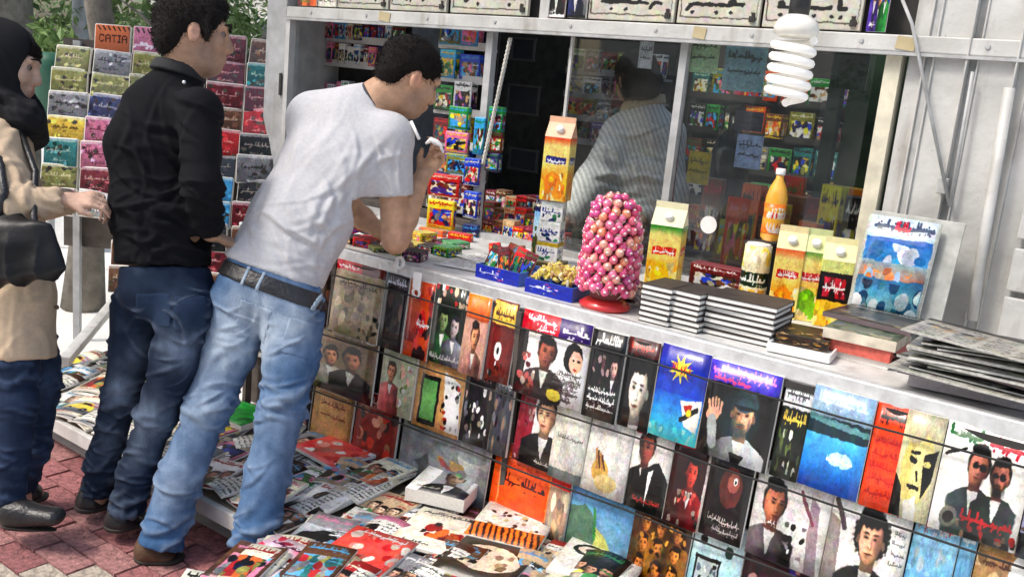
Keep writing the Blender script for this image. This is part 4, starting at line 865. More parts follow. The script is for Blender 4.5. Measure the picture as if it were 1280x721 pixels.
# white hook tag at the counter edge
b = MB(); p = ony(523, 362, YR-.02)
def ring(b, c, r0, r1, th, n=20, sy=1.):
    o = len(b.v)
    for rr, yy in ((r0, -th), (r1, -th), (r1, th), (r0, th)):
        for k in range(n): a = 2*math.pi*k/n; b.v.append((c[0]+rr*math.cos(a), c[1]+yy, c[2]+rr*sy*math.sin(a)))
    for q in range(4):
        for k in range(n): b.face([o+q*n+k, o+q*n+(k+1) % n, o+((q+1) % 4)*n+(k+1) % n, o+((q+1) % 4)*n+k])
ring(b, (0, 0, 0), .011, .02, .003); b.box((0, 0, .045), (.036, .005, .058))
M_PL = mat('white_plastic', (.85, .85, .83), .35, var=.05)
tag(bevel(b.build('hook_tag', M_PL, None, tuple(p-np.array([0, .01, .01]))), .001), 'white plastic tag with a round hole hanging over the counter edge', 'tag')
b = MB(); ring(b, (0, 0, 0), .011, .02, .004, sy=1.2); p = ony(503, 328, YR); tag(b.build('ring', M_PL, None, tuple(p+np.array([0, -.012, 0]))), 'small white oval ring standing on the counter edge by the elbow', 'ring')

# ================================================================ LOW DISPLAY TABLES WITH LOOSE PAPERS
ZP = .15
def low_table(lab, x0, x1, y0, y1):
    T = thing('low_table', lab, 'display table', ((x0+x1)/2, (y0+y1)/2, 0))
    w, d = x1-x0, y1-y0
    MB().box((0, 0, ZP-.016), (w, d, .03)).build('top', mat('ply', (.3, .24, .18), .8, bump=.3), T)
    bevel(MB().box((0, -d/2-.012, ZP-.02), (w, .024, .055)).build('front_board', M_CT, T), .003)
    for sx in (-1, 1):
        for sy in (-1, 1): MB().box((sx*(w/2-.06), sy*(d/2-.06), (ZP-.03)/2), (.05, .05, ZP-.03)).build('leg', M_BD, T)
low_table('low table board with a white front edge, spread with magazines behind the men', -4.1, -2.1, 1.84, 2.44)
low_table('low table board in front, hidden under loose magazines', -2.07, -.75, 1.02, 2.40)
# pool of printed fronts for loose papers
POOL = []
gq = random.Random(21)
for i in range(46):
    kd = ['news', None, 'faces', None, 'product'][i % 5]
    base = ['brown', 'white', 'grey', 'cream', 'cream', 'white', 'red', 'grey', 'tan', 'white', 'pink', 'grey', 'black'][i % 13]; a, cn, d = rnd_cover(gq, base, kind=kd); a = a*.68+(a.mean(-1, keepdims=True)*.32+.02); POOL.append((mag_mesh(.155, .212, .007, img_mat('loose_print%d' % i, a, .35), bend=[.018, .006, .03, -.010][i % 4]), cn, d))
ORD = ['first', 'second', 'third', 'fourth', 'fifth', 'sixth', 'seventh', 'eighth', 'ninth', 'tenth', 'eleventh', 'twelfth', 'thirteenth', 'fourteenth', 'fifteenth', 'sixteenth']
def spread(tab, x0, x1, y0, y1, nx, ny, g, skew, z0=ZP+.004):
    for j in range(ny):
        for i in range(nx):
            X = x0+(x1-x0)*(i+.5)/nx+g.uniform(-.03, .03); Y = y1-(y1-y0)*(j+.5)/ny+g.uniform(-.02, .02)
            q = g.randrange(len(POOL)); me, cn, d = POOL[q]
            nst = g.choice([1, 1, 1, 2, 3])
            lean = .07
            for s_ in range(nst):
                if s_ < nst-1: q2 = g.randrange(len(POOL)); m_ = POOL[q2]
                else: m_ = (me, cn, d)
                o = link('magazine', m_[0], None, (X+g.uniform(-.012, .012), Y+g.uniform(-.01, .01), z0+.012+s_*.011+.004*((i+j) % 2)+.006*((i*7+j*3) % 4)), (lean+g.uniform(-.02, .02), -.045+g.uniform(-.02, .02), skew+g.gauss(0, .2)))
                lv = '' if nst == 1 else (', pile top' if s_ == nst-1 else (', pile bottom' if s_ == 0 else ', pile middle'))
                tag(o, f'{m_[1]} paper, {ORD[i]} in row {["one", "two", "three", "four", "five", "six", "seven", "eight", "nine"][j]} of the {tab} low table{lv}', 'magazine', 'loose magazines spread on the low tables')
g1 = random.Random(5)
spread('far', -4.05, -2.12, 1.88, 2.42, 14, 4, g1, .1)
spread('near', -2.05, -.9, 1.08, 2.38, 10, 9, g1, .22)
# named papers on the tables: thick catalogue, ribbed orange book, green folder, white sheets
def flat(name, lab, cat, px, py, w, h, th, arr, rz, z=None, lay=ZP+.05, bend=.0, rx=0.):
    p = onz(px, py, lay+th); me = mag_mesh(w, h, th, img_mat('flat_'+name+str(px), arr, .35), bend)
    o = link(name, me, None, (float(p[0]), float(p[1]), lay), (rx, 0, rz)); return tag(o, lab, cat)
c = C_((.88, .89, .87), 170, 170); c.rect(.3, .2, .92, .8, (.6, .61, .62)); c.face(.6, .42, .17, (.6, .55, .52), BLK, (.16, .16, .18), g=gp); c.text(.1, .9, .1, .08, (.5, .55, .45), gp); c.text(.1, .5, .85, .08, (.6, .6, .55), gp)
flat('catalogue', 'thick whitish catalogue with a dark photo, highest on the near low table', 'catalogue', 560, 600, .21, .25, .045, c.out(), .35, bend=.004, lay=ZP+.06)
c = C_((.9, .87, .8), 120, 150); c.blot(.3, .3, .95, .7, [(.6, .1, .1), (.8, .4, .2), (.2, .1, .1)], 14, .12, gp); c.text(.1, .9, .1, .09, BLK, gp); c.text(.1, .6, .88, .07, BLK, gp)
flat('magazine', 'cream magazine with a dark red picture in front of the thick catalogue', 'magazine', 545, 662, .21, .27, .01, c.out(), .3)
c = C_((.85, .84, .8), 120, 150); c.blot(.1, .2, .9, .6, [BLK, WHT, (.7, .65, .5)], 24, .05, gp); c.rect(0, .6, 1, .99, (.9, .5, .2))
for k in range(12): c.line(k/12, .62, k/12+.08, .97, .016, (.25, .12, .08))
flat('magazine', 'magazine with slanting orange and dark stripes at the foot of the orange book', 'magazine', 640, 655, .24, .27, .012, c.out(), .35, lay=ZP+.055)
c = C_((.84, .83, .8), 150, 150)
for x, y in ((.3, .35), (.7, .3), (.5, .75)): c.ell(x, y, .2, .13, BLK); c.ell(x, y, .14, .085, (.8, .75, .7)); c.ell(x+.02, y, .07, .04, (.4, .35, .35))
flat('magazine', 'white magazine with three oval portraits at the lower edge of the photo', 'magazine', 750, 700, .25, .28, .012, c.out(), .25, lay=ZP+.05)
c = C_((.25, .2, .15), 150, 150); c.ell(.5, .5, .42, .3, (.82, .75, .65)); c.blot(.2, .3, .8, .7, [BLK, (.6, .5, .4)], 14, .07, gp)
flat('magazine', 'dark magazine with one large cream oval picture', 'magazine', 610, 697, .24, .27, .012, c.out(), .22, lay=ZP+.052)
c = C_((.12, .55, .22), 100, 120); c.rect(.05, .05, .95, .07, (.5, .8, .55)); c.blot(.1, .2, .9, .9, [(.14, .6, .25), (.1, .48, .2)], 10, .15, gp)
flat('folder', 'plain green folder lying among papers behind the blue jeans', 'folder', 303, 516, .2, .2, .02, c.out(), .1, lay=ZP+.06)
c = C_((.9, .8, .84), 150, 150); c.blot(0, 0, 1, 1, [(.9, .6, .7), (.95, .92, .95), (.6, .65, .85), (.85, .3, .4)], 40, .09, gp); c.text(.1, .9, .15, .1, (.4, .1, .3), gp)
flat('magazine', 'pale pink mottled magazine right before the right trouser hem', 'magazine', 345, 705, .25, .28, .012, c.out(), .15, lay=ZP+.04)
c = C_((.55, .75, .9), 150, 150); c.blot(0, 0, 1, 1, [(.85, .88, .92), (.2, .5, .85), (.75, .3, .5), BLK], 26, .1, gp)
flat('magazine', 'light blue and white mottled magazine at the lower edge beside the pink one', 'magazine', 420, 712, .24, .28, .012, c.out(), .2, lay=ZP+.045)
c = C_((.88, .35, .32), 150, 150); c.blot(0, .1, 1, .9, [(.9, .5, .45), (.8, .2, .22), (.92, .85, .8)], 30, .1, gp); c.text(.1, .9, .1, .1, WHT, gp)
flat('magazine', 'coral red magazine left of the cream one on the near table', 'magazine', 455, 690, .22, .28, .012, c.out(), .25, lay=ZP+.05)
flat('magazine', 'coral red magazine lying at the foot of the rack by the brick red cover', 'magazine', 425, 560, .25, .26, .012, c.out(), -.1, lay=ZP+.05)
# board and leaning white plank at the left
tag(bevel(MB().tube([tuple(onz(80, 452, .32)), tuple(onz(158, 360, .32))], .03, 4).build('plank', M_CT), .003), 'white plank lying aslant behind the two standing customers', 'plank')
# ================================================================ GOODS ON THE COUNTER
gc = random.Random(31)
def print_box(name, w, d, h, arr, side, loc, rz, lab, cat, group=None, rx=0., bv=.003, parent=None):
    m = img_mat('pack_'+name+str(len(bpy.data.images)), arr, .35)
    b = MB().box((0, 0, h/2), (w, d, h), m=1, front=0)
    for i in range(6):      # the print runs round the sides too
        if i in (1, 3): b.mi[i] = 0
    o = bevel(b.build(name, [m, mat('pack_side_%d_%d_%d' % tuple(int(v*99) for v in side), side, .45, var=.15)], parent, tuple(loc), (rx, 0, rz)), bv)
    return tag(o, lab, cat, group) if lab else o
def carton(px, py, Y, h, w, arr, cap, lab, rz=.3, z=None):
    """gable-topped juice carton: body, gable, sealed fin, screw cap"""
    p = ony(px, py, Y) if z is None else ony(px, py, Y); z_ = p[2] if z is None else z
    T = thing('juice_carton', lab, 'juice carton', (p[0], Y, z_), rz, 'juice cartons on the counter')
    m = img_mat('carton%d' % len(bpy.data.images), arr, .3); hb = h*.76; b = MB(); b.box((0, 0, hb/2), (w, w, hb), m=1, front=0)
    for i in (1, 2, 3): b.mi[i] = 0
    bevel(b.build('body', [m, M_PL], T), .003)
    q = MB(); k = w/2; q.v = [(-k, -k, hb), (k, -k, hb), (k, k, hb), (-k, k, hb), (-k, -.004, h*.93), (k, -.004, h*.93), (k, .004, h*.93), (-k, .004, h*.93), (-k, -.003, h), (k, -.003, h), (k, .003, h), (-k, .003, h)]
    for f in ((0, 1, 5, 4), (2, 3, 7, 6), (1, 2, 6, 5), (3, 0, 4, 7), (4, 5, 9, 8), (6, 7, 11, 10), (5, 6, 10, 9), (7, 4, 8, 11), (8, 9, 10, 11)): q.face(f)
    q.build('gable', img_mat('gable%d' % len(bpy.data.images), Cv(40, 40, (.93, .88, .7)).blot(0, 0, 1, 1, [cap, cap, (.95, .9, .75)], 9, .25, gc).out(), .35), T)
    MB().lathe([(.014, 0), (.015, .004), (.015, .018), (.012, .021)], c=(0, 0, 0), n=12).build('cap', mat('cap_white', (.85, .85, .82), .4), T, (0, -w*.27, h*.83), (R(42), 0, 0))
    return T
def juice_cv(top, fruit, text=(.8, .1, .1), g=gc, brand=.35, low=None):
    c = Cv(90, 130, (.96, .84, .5)); c.grad(0, .14, top, (.96, .86, .55)); c.grad(.4, .62, (.96, .84, .5), (.96, .66, .2)); c.rect(.12, brand-.05, .88, brand+.06, text); c.text(.18, .84, brand+.02, .09, WHT, g, .014)
    if low: c.grad(.62, 1, low, tuple(v*.85 for v in low))
    c.blot(0, .5, 1, 1, [(.97, .8, .35), (.96, .7, .2), (.95, .88, .6)], 10, .2, g); c.ell(.45, .7, .3, .17, fruit); c.ell(.68, .82, .24, .14, tuple(min(1, v*1.1) for v in fruit)); c.ell(.4, .66, .1, .05, tuple(min(1, v*1.3) for v in fruit)); c.blot(.1, .55, .95, 1, [fruit, tuple(v*.8 for v in fruit), (.95, .9, .7)], 14, .06, g); return c.out(g)
ORG, GRN_, YLW = (.95, .55, .08), (.45, .65, .12), (.95, .75, .15)
zc = ZC
def on(px, py): p = onz(px, py, zc); return p
# left tall carton standing on three small white and blue packs
p = on(684, 322); Ys = 2.98
X0 = ony(686, 322, Ys)[0]
for i, (hh, bc) in enumerate(((.075, (.2, .35, .7)), (.075, (.85, .87, .85)), (.075, (.85, .87, .85)))):
    c = Cv(80, 60, (.9, .9, .88)); c.rect(0, 0, 1, .2, bc if i else (.75, .65, .2)); c.text(.1, .9, .5, .3, (.1, .2, .5), gc, .03); c.blot(.1, .55, .9, .95, [(.2, .5, .35), (.1, .15, .4), (.9, .9, .9)], 8, .14, gc)
    print_box('milk_pack', .085, .08, hh, c.out(), bc, (X0, Ys, zc+.001+i*(hh+.001)+.03), .3+.05*i, ['lowest', 'middle', 'uppermost'][i]+' of three white and blue packs under the tall orange juice carton', 'pack', 'packs under the juice carton')
print_box('box', .13, .1, .03, Cv(20, 20, (.3, .25, .1)).out(), (.4, .32, .12), (X0, Ys, zc), .3, 'flat ochre box under the column of packs and juice', 'box')
carton(693, 255, Ys, .31, .1, juice_cv((.85, .3, .12), ORG, (.15, .15, .5), low=(.96, .62, .15)), (.8, .25, .12), 'orange juice carton with a red top standing on white and blue packs', .35, z=zc+.262)
print_box('snack_box', .07, .06, .26, rnd_cover(gc, 'navy', kind='scene')[0], (.05, .07, .2), (X0-.09, Ys+.08, zc), .2, 'narrow dark blue box left of the column of white packs', 'box')
# middle carton and its neighbours
carton(828, 352, 3.0, .325, .112, juice_cv((.2, .55, .2), YLW, (.85, .2, .1)), (.15, .5, .2), 'single pineapple juice carton with a green top in the middle of the counter', .3, z=zc)
for px, Y, c0, lab in ((976, 3.08, juice_cv((.9, .4, .2), ORG), 'orange juice carton, leftmost of the three by the window frame'), (1006, 3.11, juice_cv((.4, .6, .25), GRN_), 'pear juice carton with a pale green top, middle of the three by the window frame')):
    carton(px, 395, Y, .305, .092, c0, (.85, .7, .5) if 'pear' not in lab else (.6, .72, .4), lab, .32, z=zc)
c = Cv(90, 130, (.95, .72, .2)); c.rect(0, .18, 1, .6, (.12, .03, .05)); c.blot(.15, .25, .9, .55, [(.75, .08, .18), (.9, .2, .3), (.5, .03, .1)], 16, .12, gc); c.text(.15, .85, .4, .16, WHT, gc, .02); c.rect(0, 0, 1, .18, (.8, .82, .5)); c.blot(0, .62, 1, 1, [YLW, ORG, (.95, .85, .5)], 16, .12, gc)
carton(1036, 400, 3.1, .29, .1, c.out(), (.7, .72, .4), 'dark and yellow juice carton with a red picture, rightmost of the three', .3, z=zc)
# bottles
def bottle(px, py, Y, lab, juice, lab_cv, z, h=.27, r=.04, neck=(.86, .86, .84)):
    T = thing('bottle', lab, 'bottle', (ony(px, py, Y)[0], Y, z))
    MB().lathe([(r*.8, 0), (r, .012), (r, h*.3), (r*.93, h*.36), (r, h*.42), (r*.98, h*.6), (r*.75, h*.74), (r*.36, h*.86), (r*.34, h*.93)], n=20).build('body', mat('juice_%d' % int(juice[1]*99), juice, .12, var=.15, coat=.6), T)
    m = img_mat('bottle_label%d' % len(bpy.data.images), lab_cv, .35); b = MB()
    b.lathe([(r*1.015, h*.1), (r*1.02, h*.12), (r*.97, h*.36), (r*1.02, h*.52)], n=20, arc=.8); b.build('label', m, T)
    MB().lathe([(r*.42, h*.91), (r*.44, h*.93), (r*.43, h*.995), (r*.36, h)], n=14).build('cap', mat('bottle_cap', neck, .4), T)
    return T
lc = Cv(90, 60, (.9, .5, .2)); lc.ell(.5, .4, .4, .3, (.85, .8, .75)); lc.text(.2, .8, .45, .3, (.75, .1, .1), gc, .03); lc.blot(0, .6, 1, 1, [ORG, (.9, .3, .1)], 10, .1, gc)
lw = Cv(90, 90, (.9, .88, .75)); lw.rect(0, .42, 1, .66, (.06, .22, .15)); lw.text(.1, .9, .56, .16, WHT, gc, .02); lw.blot(0, 0, 1, .36, [(.92, .78, .35), (.75, .75, .3), (.95, .92, .8)], 14, .14, gc); lw.blot(0, .7, 1, 1, [(.92, .7, .2), (.9, .88, .8)], 8, .12, gc)
zb = zc
T_ = thing('can', 'squat white can with a dark green band under the orange bottle', 'can', (ony(940, 365, 3.14)[0], 3.14, zb))
MB().lathe([(.046, 0), (.048, .07), (.048, .14), (.046, .212)], n=22).build('body', img_mat('can_print', lw.out(), .3), T_); MB().lathe([(.04, .211), (.041, .218), (.035, .214)], n=18).build('lid', M_PL, T_)
T_ = thing('tray', 'narrow dark shelf block carrying the orange bottle behind the cartons', 'shelf', (ony(957, 300, 3.25)[0], 3.235, zc)); MB().box((0, 0, .1), (.1, .06, .2)).build('block', M_DK, T_); MB().box((0, 0, .205), (.11, .09, .012)).build('ledge', M_DK, T_)
bottle(963, 300, 3.2, 'orange soft drink bottle with white cap and round red logo', (.9, .45, .05), lc.out(), ony(962, 300, 3.2)[2], .25, .038)
# sweet display: blue boxes heaped with wrapped yellow sweets and dark red bags
for k, (px, py, ln, lab) in enumerate(((622, 352, .17, 'left blue cardboard tray holding dark red sweet bags'), (686, 371, .17, 'right blue cardboard tray heaped with yellow sweets'))):
    p = on(px, py); T = thing('sweet_tray', lab, 'tray', (p[0]+.0, p[1]+.055, zc), -.0, 'blue sweet trays')
    c = Cv(150, 40, (.08, .18, .62)); c.text(.1, .6, .5, .4, (.85, .85, .95), gc, .02); c.blot(.4, .1, .7, .9, [(.8, .6, .75), WHT, (.7, .2, .4)], 8, .05, gc); m = img_mat('tray_print%d' % k, c.out(), .35)
    b = MB(); b.box((0, -.06, .024), (ln+.02, .006, .048), m=1, front=0); b.build('front', [m, mat('tray_blue', (.06, .14, .5), .45)], T)
    b = MB(); b.box((0, .06, .03), (ln+.02, .006, .06)); b.box((-ln/2-.007, 0, .024), (.006, .114, .048)); b.box((ln/2+.007, 0, .024), (.006, .114, .048)); b.box((0, 0, .004), (ln, .11, .008)); b.build('walls', mat('tray_blue', (.06, .14, .5), .45), T)
    if k:
        nb = MB()
        for i in range(230):
            a = gc.random(); x = gc.uniform(-ln/2+.01, ln/2-.01); y = gc.uniform(-.05, .055); hz = .035+.07*max(0, 1-(x/(ln*.62))**2-(y/.09)**2)*gc.uniform(.5, 1)
            ro = Euler((gc.uniform(0, 3), gc.uniform(0, 3), gc.uniform(0, 3))).to_matrix(); nb.box((x, y, hz), (.02, .009, .009), ro, m=gc.choice([0, 0, 0, 1, 2, 3])); nb.box((x, y, hz), (.03, .002, .006), ro, m=gc.choice([0, 1]))
        o = nb.build('sweets', [mat('sweet_yellow', (.75, .6, .12), .35), mat('sweet_cream', (.85, .8, .55), .35), mat('sweet_brown', (.3, .14, .05), .4), mat('sweet_gold', (.7, .5, .2), .3)], None, T.location); tag(o, 'heap of small wrapped yellow and cream sweets in the right blue tray', 'sweets', kind='stuff')
    else:
        for i in range(7):
            a, cn, d = rnd_cover(gc, ['maroon', 'red', 'brown'][i % 3], 40, 50, 'product')
            o = MB().box((0, 0, .05), (.045, .014, .1+.012*(i % 3)), m=1, front=0).build('sweet_bag', [img_mat('bag%d' % i, a, .2), mat('foil_red', (.35, .05, .05), .3)], None, (T.location.x-.075+.025*i, T.location.y-.02+.012*(i % 3), zc+.02), (-.35, .25*(-1)**i, .3))
            tag(bevel(o, .004), f'dark red foil sweet bag, {ORD[i]} from the left in the left blue tray', 'sweet bag', 'dark red sweet bags')
# tower of lollipops on a red bowl
p = on(741, 388); LX, LY = float(p[0]), float(p[1])+.07
T = thing('lollipop_stand', 'tall tower of pink and orange lollipops on a red base', 'lollipop stand', (LX, LY, zc))
MB().lathe([(.07, 0), (.082, .004), (.084, .014), (.06, .03), (.03, .036), (.018, .05)], n=28).build('base', mat('red_plastic', (.62, .03, .03), .3, coat=.4), T)
MB().lathe([(.05, .035), (.062, .1), (.056, .2), (.046, .3), (.03, .35), (.012, .37)], n=20).build('core', mat('core_dark', (.25, .08, .08), .6), T)
LC = [(.72, .08, .22), (.78, .16, .3), (.8, .26, .14), (.62, .04, .14), (.8, .34, .26), (.55, .06, .24), (.76, .12, .2)]
lm = []
for i, c_ in enumerate(LC):
    b = MB(); b.sph((0, -.006, 0), .0148, 12, sc=(1, .9, 1)); b.sph((0, -.0183, .002), .0055, 6, m=1, sc=(1, .35, .8)); b.sph((0, .0, .002), .0175, 8, m=2, sc=(.75, .35, 1)); b.tube([(0, .005, 0), (0, .045, -.01)], .0022, 5, m=1)
    lm.append(b.mesh('lollipop', [mat('lolly_%d' % i, c_, .22, var=.3, scale=150, coat=.6), mat('lolly_white', (.92, .84, .76), .35), mat('lolly_wrap%d' % (i % 2), (.85, .65, .5) if i % 2 else (.7, .12, .2), .25)]))
rows_ = 14
for j in range(rows_):
    v = j/(rows_-1); z = .07+.268*v; rr = .082-.018*v+.006*math.sin(v*math.pi) if v < .8 else .068*(1-((v-.8)/.4)**1.6)+.002
    n = max(5, int(2*math.pi*rr/.0295))
    for i in range(n):
        a = 2*math.pi*(i+.5*(j % 2))/n+gc.uniform(-.05, .05)
        jr = gc.uniform(-.004, .005); link('lollipop', gc.choice(lm), T, ((rr+jr)*math.cos(a), (rr+jr)*math.sin(a), z+gc.uniform(-.006, .006)), (gc.uniform(-.6, .6)+(.6 if v > .8 else 0)*-1, gc.uniform(-.4, .4), a+math.pi/2))
for i in range(6): link('lollipop', lm[i], T, (.025*math.cos(i*1.05), .025*math.sin(i*1.05), .352), (-1.4, 0, i*1.05+1.57))
for i in range(14):
    a = 2*math.pi*i/14; MB().tube([(.03*math.cos(a), .03*math.sin(a), .04), (.07*math.cos(a), .07*math.sin(a), .07)], .0025, 5).build('stick', mat('lolly_white', (.92, .84, .76), .35), T)
# heap of dark wrapped bars between the tower and the notebooks
nb = MB()
for i in range(60):
    nb.box((gc.uniform(-.09, .12), gc.uniform(-.12, .1), .012+gc.uniform(0, .035)), (.05, .02, .012), Euler((gc.uniform(-.4, .4), gc.uniform(-.4, .4), gc.uniform(0, 3))).to_matrix(), m=gc.choice([0, 0, 1, 2, 3]))
p = on(785, 385); o = nb.build('chocolate_bars', [mat('bar_brown', (.1, .05, .04), .35), mat('bar_maroon', (.25, .05, .06), .35), mat('bar_tan', (.5, .38, .28), .4), mat('bar_grey', (.4, .38, .38), .3)], None, (p[0], p[1]+.14, zc)); tag(o, 'loose heap of dark chocolate bars behind the lollipop tower', 'chocolate bars', kind='stuff')
# black notebooks with white page edges, in stacks
M_BK = mat('black_cover', (.035, .025, .022), .5, var=.3, bump=.2); 
def book_stack(px, py, w, d, n, th, rz, where, cat='notebook', grp='black notebooks stacked on the counter'):
    p = on(px, py); cx, cy = float(p[0]), float(p[1])+d/2; b = MB()
    b.box((0, 0, th*.08), (w, d, th*.16)); b.box((0, 0, th*.92), (w, d, th*.16)); b.box((0, d/2-.002, th/2), (w, .004, th*.99)); me = b.mesh('notebook', M_BK)
    pg = MB().box((0, -.002, th/2), (w-.006, d-.008, th*.66)).mesh('pages', mat('pages_white', (.85, .84, .8), .8, var=.12, scale=300))
    for i in range(n):
        r_ = rz+gc.uniform(-.04, .04); o = link('notebook', me, None, (cx+gc.uniform(-.003, .003), cy+gc.uniform(-.003, .003), zc+.001+i*(th+.0004)), (0, 0, r_)); link('pages', pg, o)
        tag(o, f'black notebook with white page edges, {ORD[i]} from the bottom of the {where} stack', cat, grp)
book_stack(815, 405, .105, .16, 7, .0165, .0, 'narrow left')
book_stack(852, 413, .1, .16, 7, .0165, .0, 'narrow middle')
book_stack(917, 425, .215, .17, 7, .0165, .05, 'wide right')
# dark red boxes by the glass
for i, (px, py, w, cn, lab) in enumerate(((893, 366, .2, 'maroon', 'dark red box with pale script against the glass, behind the notebooks'), (770, 340, .1, 'brown', 'small brown box behind the lollipop tower'), (1060, 372, .1, 'black', 'black box behind the rightmost juice carton'))):
    print_box('sweet_box', w, .08, .1, rnd_cover(gc, cn, 90, 50, 'product')[0], (.2, .03, .04), (ony(px, py, 3.2)[0], 3.22, zc), .05, lab, 'box')
# white tray with a patterned brown pack
p = on(990, 446); TR = MB(); TR.box((0, 0, .012), (.17, .2, .012)); TR.box((0, -.1, .016), (.174, .006, .026)); TR.box((-.086, 0, .016), (.006, .2, .026)); TR.box((.086, 0, .016), (.006, .2, .026))
tag(bevel(TR.build('paper_tray', M_PL, None, (p[0]+.0, p[1]+.1, zc), (0, 0, .15)), .002), 'white open tray between the notebooks and the book pile', 'tray')
c = Cv(90, 90, (.14, .09, .05)); c.blot(0, 0, 1, 1, [(.55, .4, .15), (.3, .2, .1), BLK, (.6, .5, .35)], 50, .06, gc)
print_box('gold_pack', .15, .16, .03, c.out(), (.3, .2, .09), (p[0]-.01, p[1]+.13, zc+.022), .15, 'brown and gold patterned pack lying in the white tray', 'pack')
bpy.data.objects['gold_pack'].data.polygons[4].material_index = 0
# loose sheets on the left of the counter
for i, (px, py, w, h, rz) in enumerate(((585, 335, .25, .17, .2), (600, 328, .22, .16, -.3), (470, 300, .2, .14, .4))):
    a = Cv(60, 60, (.9, .9, .88)); 
    for y in range(7): a.text(.1, .9, .14+.12*y, .06, (.5, .5, .52), gc)
    p = on(px, py); o = link('sheet', mag_mesh(w, h, .004, img_mat('sheet%d' % i, a.out(), .6), .004), None, (p[0], p[1]+.03, zc+.002+.005*i), (0, 0, rz)); tag(o, ['printed white sheet lying left of the blue sweet tray', 'white sheet turned under the first one, behind the sweet tray', 'white sheet on the counter under the bent man'][i], 'paper sheet')
# clutter of dark packets on the counter by the elbow
for i in range(26):
    X = -3.05+.088*(i % 9)+gc.uniform(-.02, .02); Y = 2.62+.17*(i//9)+gc.uniform(-.02, .02)
    cn = ['black', 'green', 'navy', 'brown', 'black', 'red', 'olive', 'yellow'][i % 8]; a, q1, d = rnd_cover(gc, cn, 50, 34, 'product')
    if X < -2.15: print_box('candy_pack', .075, .09, .018+.01*(i % 3), a, tuple(v*.7 for v in PAL[cn]), (X, Y, zc+.001), gc.uniform(-.5, .5), f'{cn} sweet pack, {ORD[i % 9]} from left in the {["front", "middle", "back"][i//9]} row beside the bent man', 'sweet pack', 'small packs on the left of the counter'); 
# standing magazine in a clear sleeve, newspapers and annuals at the right
c = C_((.72, .8, .84), 170, 230); c.grad(.2, .45, (.1, .4, .7), (.35, .65, .85)); c.grad(.45, .6, (.6, .7, .75), (.7, .5, .4)); c.grad(.6, .95, (.2, .45, .6), (.6, .78, .82)); c.rect(0, 0, 1, .17, (.78, .82, .86)); c.text(.1, .95, .1, .1, (.3, .35, .45), gc, .02); c.text(.4, .6, .1, .1, (.7, .2, .3), gc, .02)
c.blot(.05, .25, .95, .45, [(.85, .9, .95), (.2, .55, .8)], 12, .12, gc); c.blot(.1, .5, .9, .62, [(.85, .5, .3), (.6, .7, .8), (.8, .75, .7)], 16, .07, gc); c.blot(.05, .65, .95, .95, [(.3, .55, .65), (.15, .3, .42), (.8, .88, .9)], 20, .09, gc); c.rect(0, .0, .04, 1, (.75, .76, .74)); c.rect(.96, 0, 1, 1, (.75, .76, .74))
p = ony(1108, 398, 3.08)
o = link('magazine', mag_mesh(.215, .32, .012, img_mat('stand_mag', c.out(), .15, .7), .003), None, (p[0], 3.06, 1.155), (R(74), 0, .02)); tag(o, 'large blue and white magazine in clear wrap leaning upright against the shutter', 'magazine')
sl_ = bevel(MB().box((0, 0, 0), (.275, .345, .008)).build('backing_card', mat('grey_card', (.42, .43, .4), .4, var=.3), None, (p[0]+.028, 3.09, 1.155), (R(74), 0, .02)), .002); tag(sl_, 'grey backing sleeve behind the upright blue magazine', 'sleeve')
def slab(name, lab, cat, px, py, w, d, h, z, front, top, rz, bend=0., grp=None, dy=0.):
    p = onz(px, py, z); me = mag_mesh(w, d, h, top, bend, 8, 5); me.materials[1] = front; o = link(name, me, None, (float(p[0]), float(p[1])+d/2+dy, z), (0, 0, rz)); return tag(o, lab, cat, grp)
def topm(nm, base, cols, g=gc):
    c = C_(base, 120, 120); c.blot(0, 0, 1, 1, cols, 24, .12, g); c.text(.1, .9, .12, .08, WHT, g); return img_mat('top_'+nm, c.out(), .35)
RD = topm('red', (.5, .52, .5), [(.6, .3, .25), (.4, .45, .5), (.65, .66, .62)])
z = zc+.001
M_NP = mat('newsprint_grey', (.4, .4, .37), .9, var=.35, scale=90); M_PKP = mat('pinkish_pages', (.72, .66, .7), .8, var=.12, scale=100); M_RS = mat('red_spine', (.62, .12, .09), .5, var=.25, scale=60)
slab('annual', 'thick annual with a white base edge, bottom of the pile left of the newspapers', 'book', 1068, 452, .19, .2, .02, z, mat('pages_white', (.85, .84, .8), .8), RD, -.03)
slab('annual', 'thick annual with a red spine in the pile left of the newspapers', 'book', 1068, 444, .19, .2, .034, z+.021, M_RS, RD, .0)
slab('annual', 'mottled green and cream annual on top of the red spined one', 'book', 1070, 430, .2, .2, .03, z+.056, mat('cream_edge', (.66, .6, .48), .8, var=.3), topm('mot', (.4, .43, .36), [(.3, .36, .3), (.5, .48, .4), (.38, .42, .5)]), .05)
slab('annual', 'thin dark bound volume on the very top of the book pile', 'book', 1085, 408, .26, .22, .014, z+.088, mat('dark_edge', (.16, .12, .13), .6), topm('dk', (.22, .2, .18), [(.3, .28, .25), (.15, .13, .12), (.4, .36, .3)]), -.08)
NT = topm('news', (.42, .42, .4), [(.55, .55, .52), (.25, .25, .24), (.45, .42, .38), (.6, .6, .6)])
NTS = [NT]+[img_mat('news_top%d' % k, rnd_cover(gc, b_, 100, 130, 'news')[0]*.72) for k, b_ in enumerate(('grey', 'black'))]
M_DE = mat('dark_edge', (.16, .12, .13), .6)
zz = z
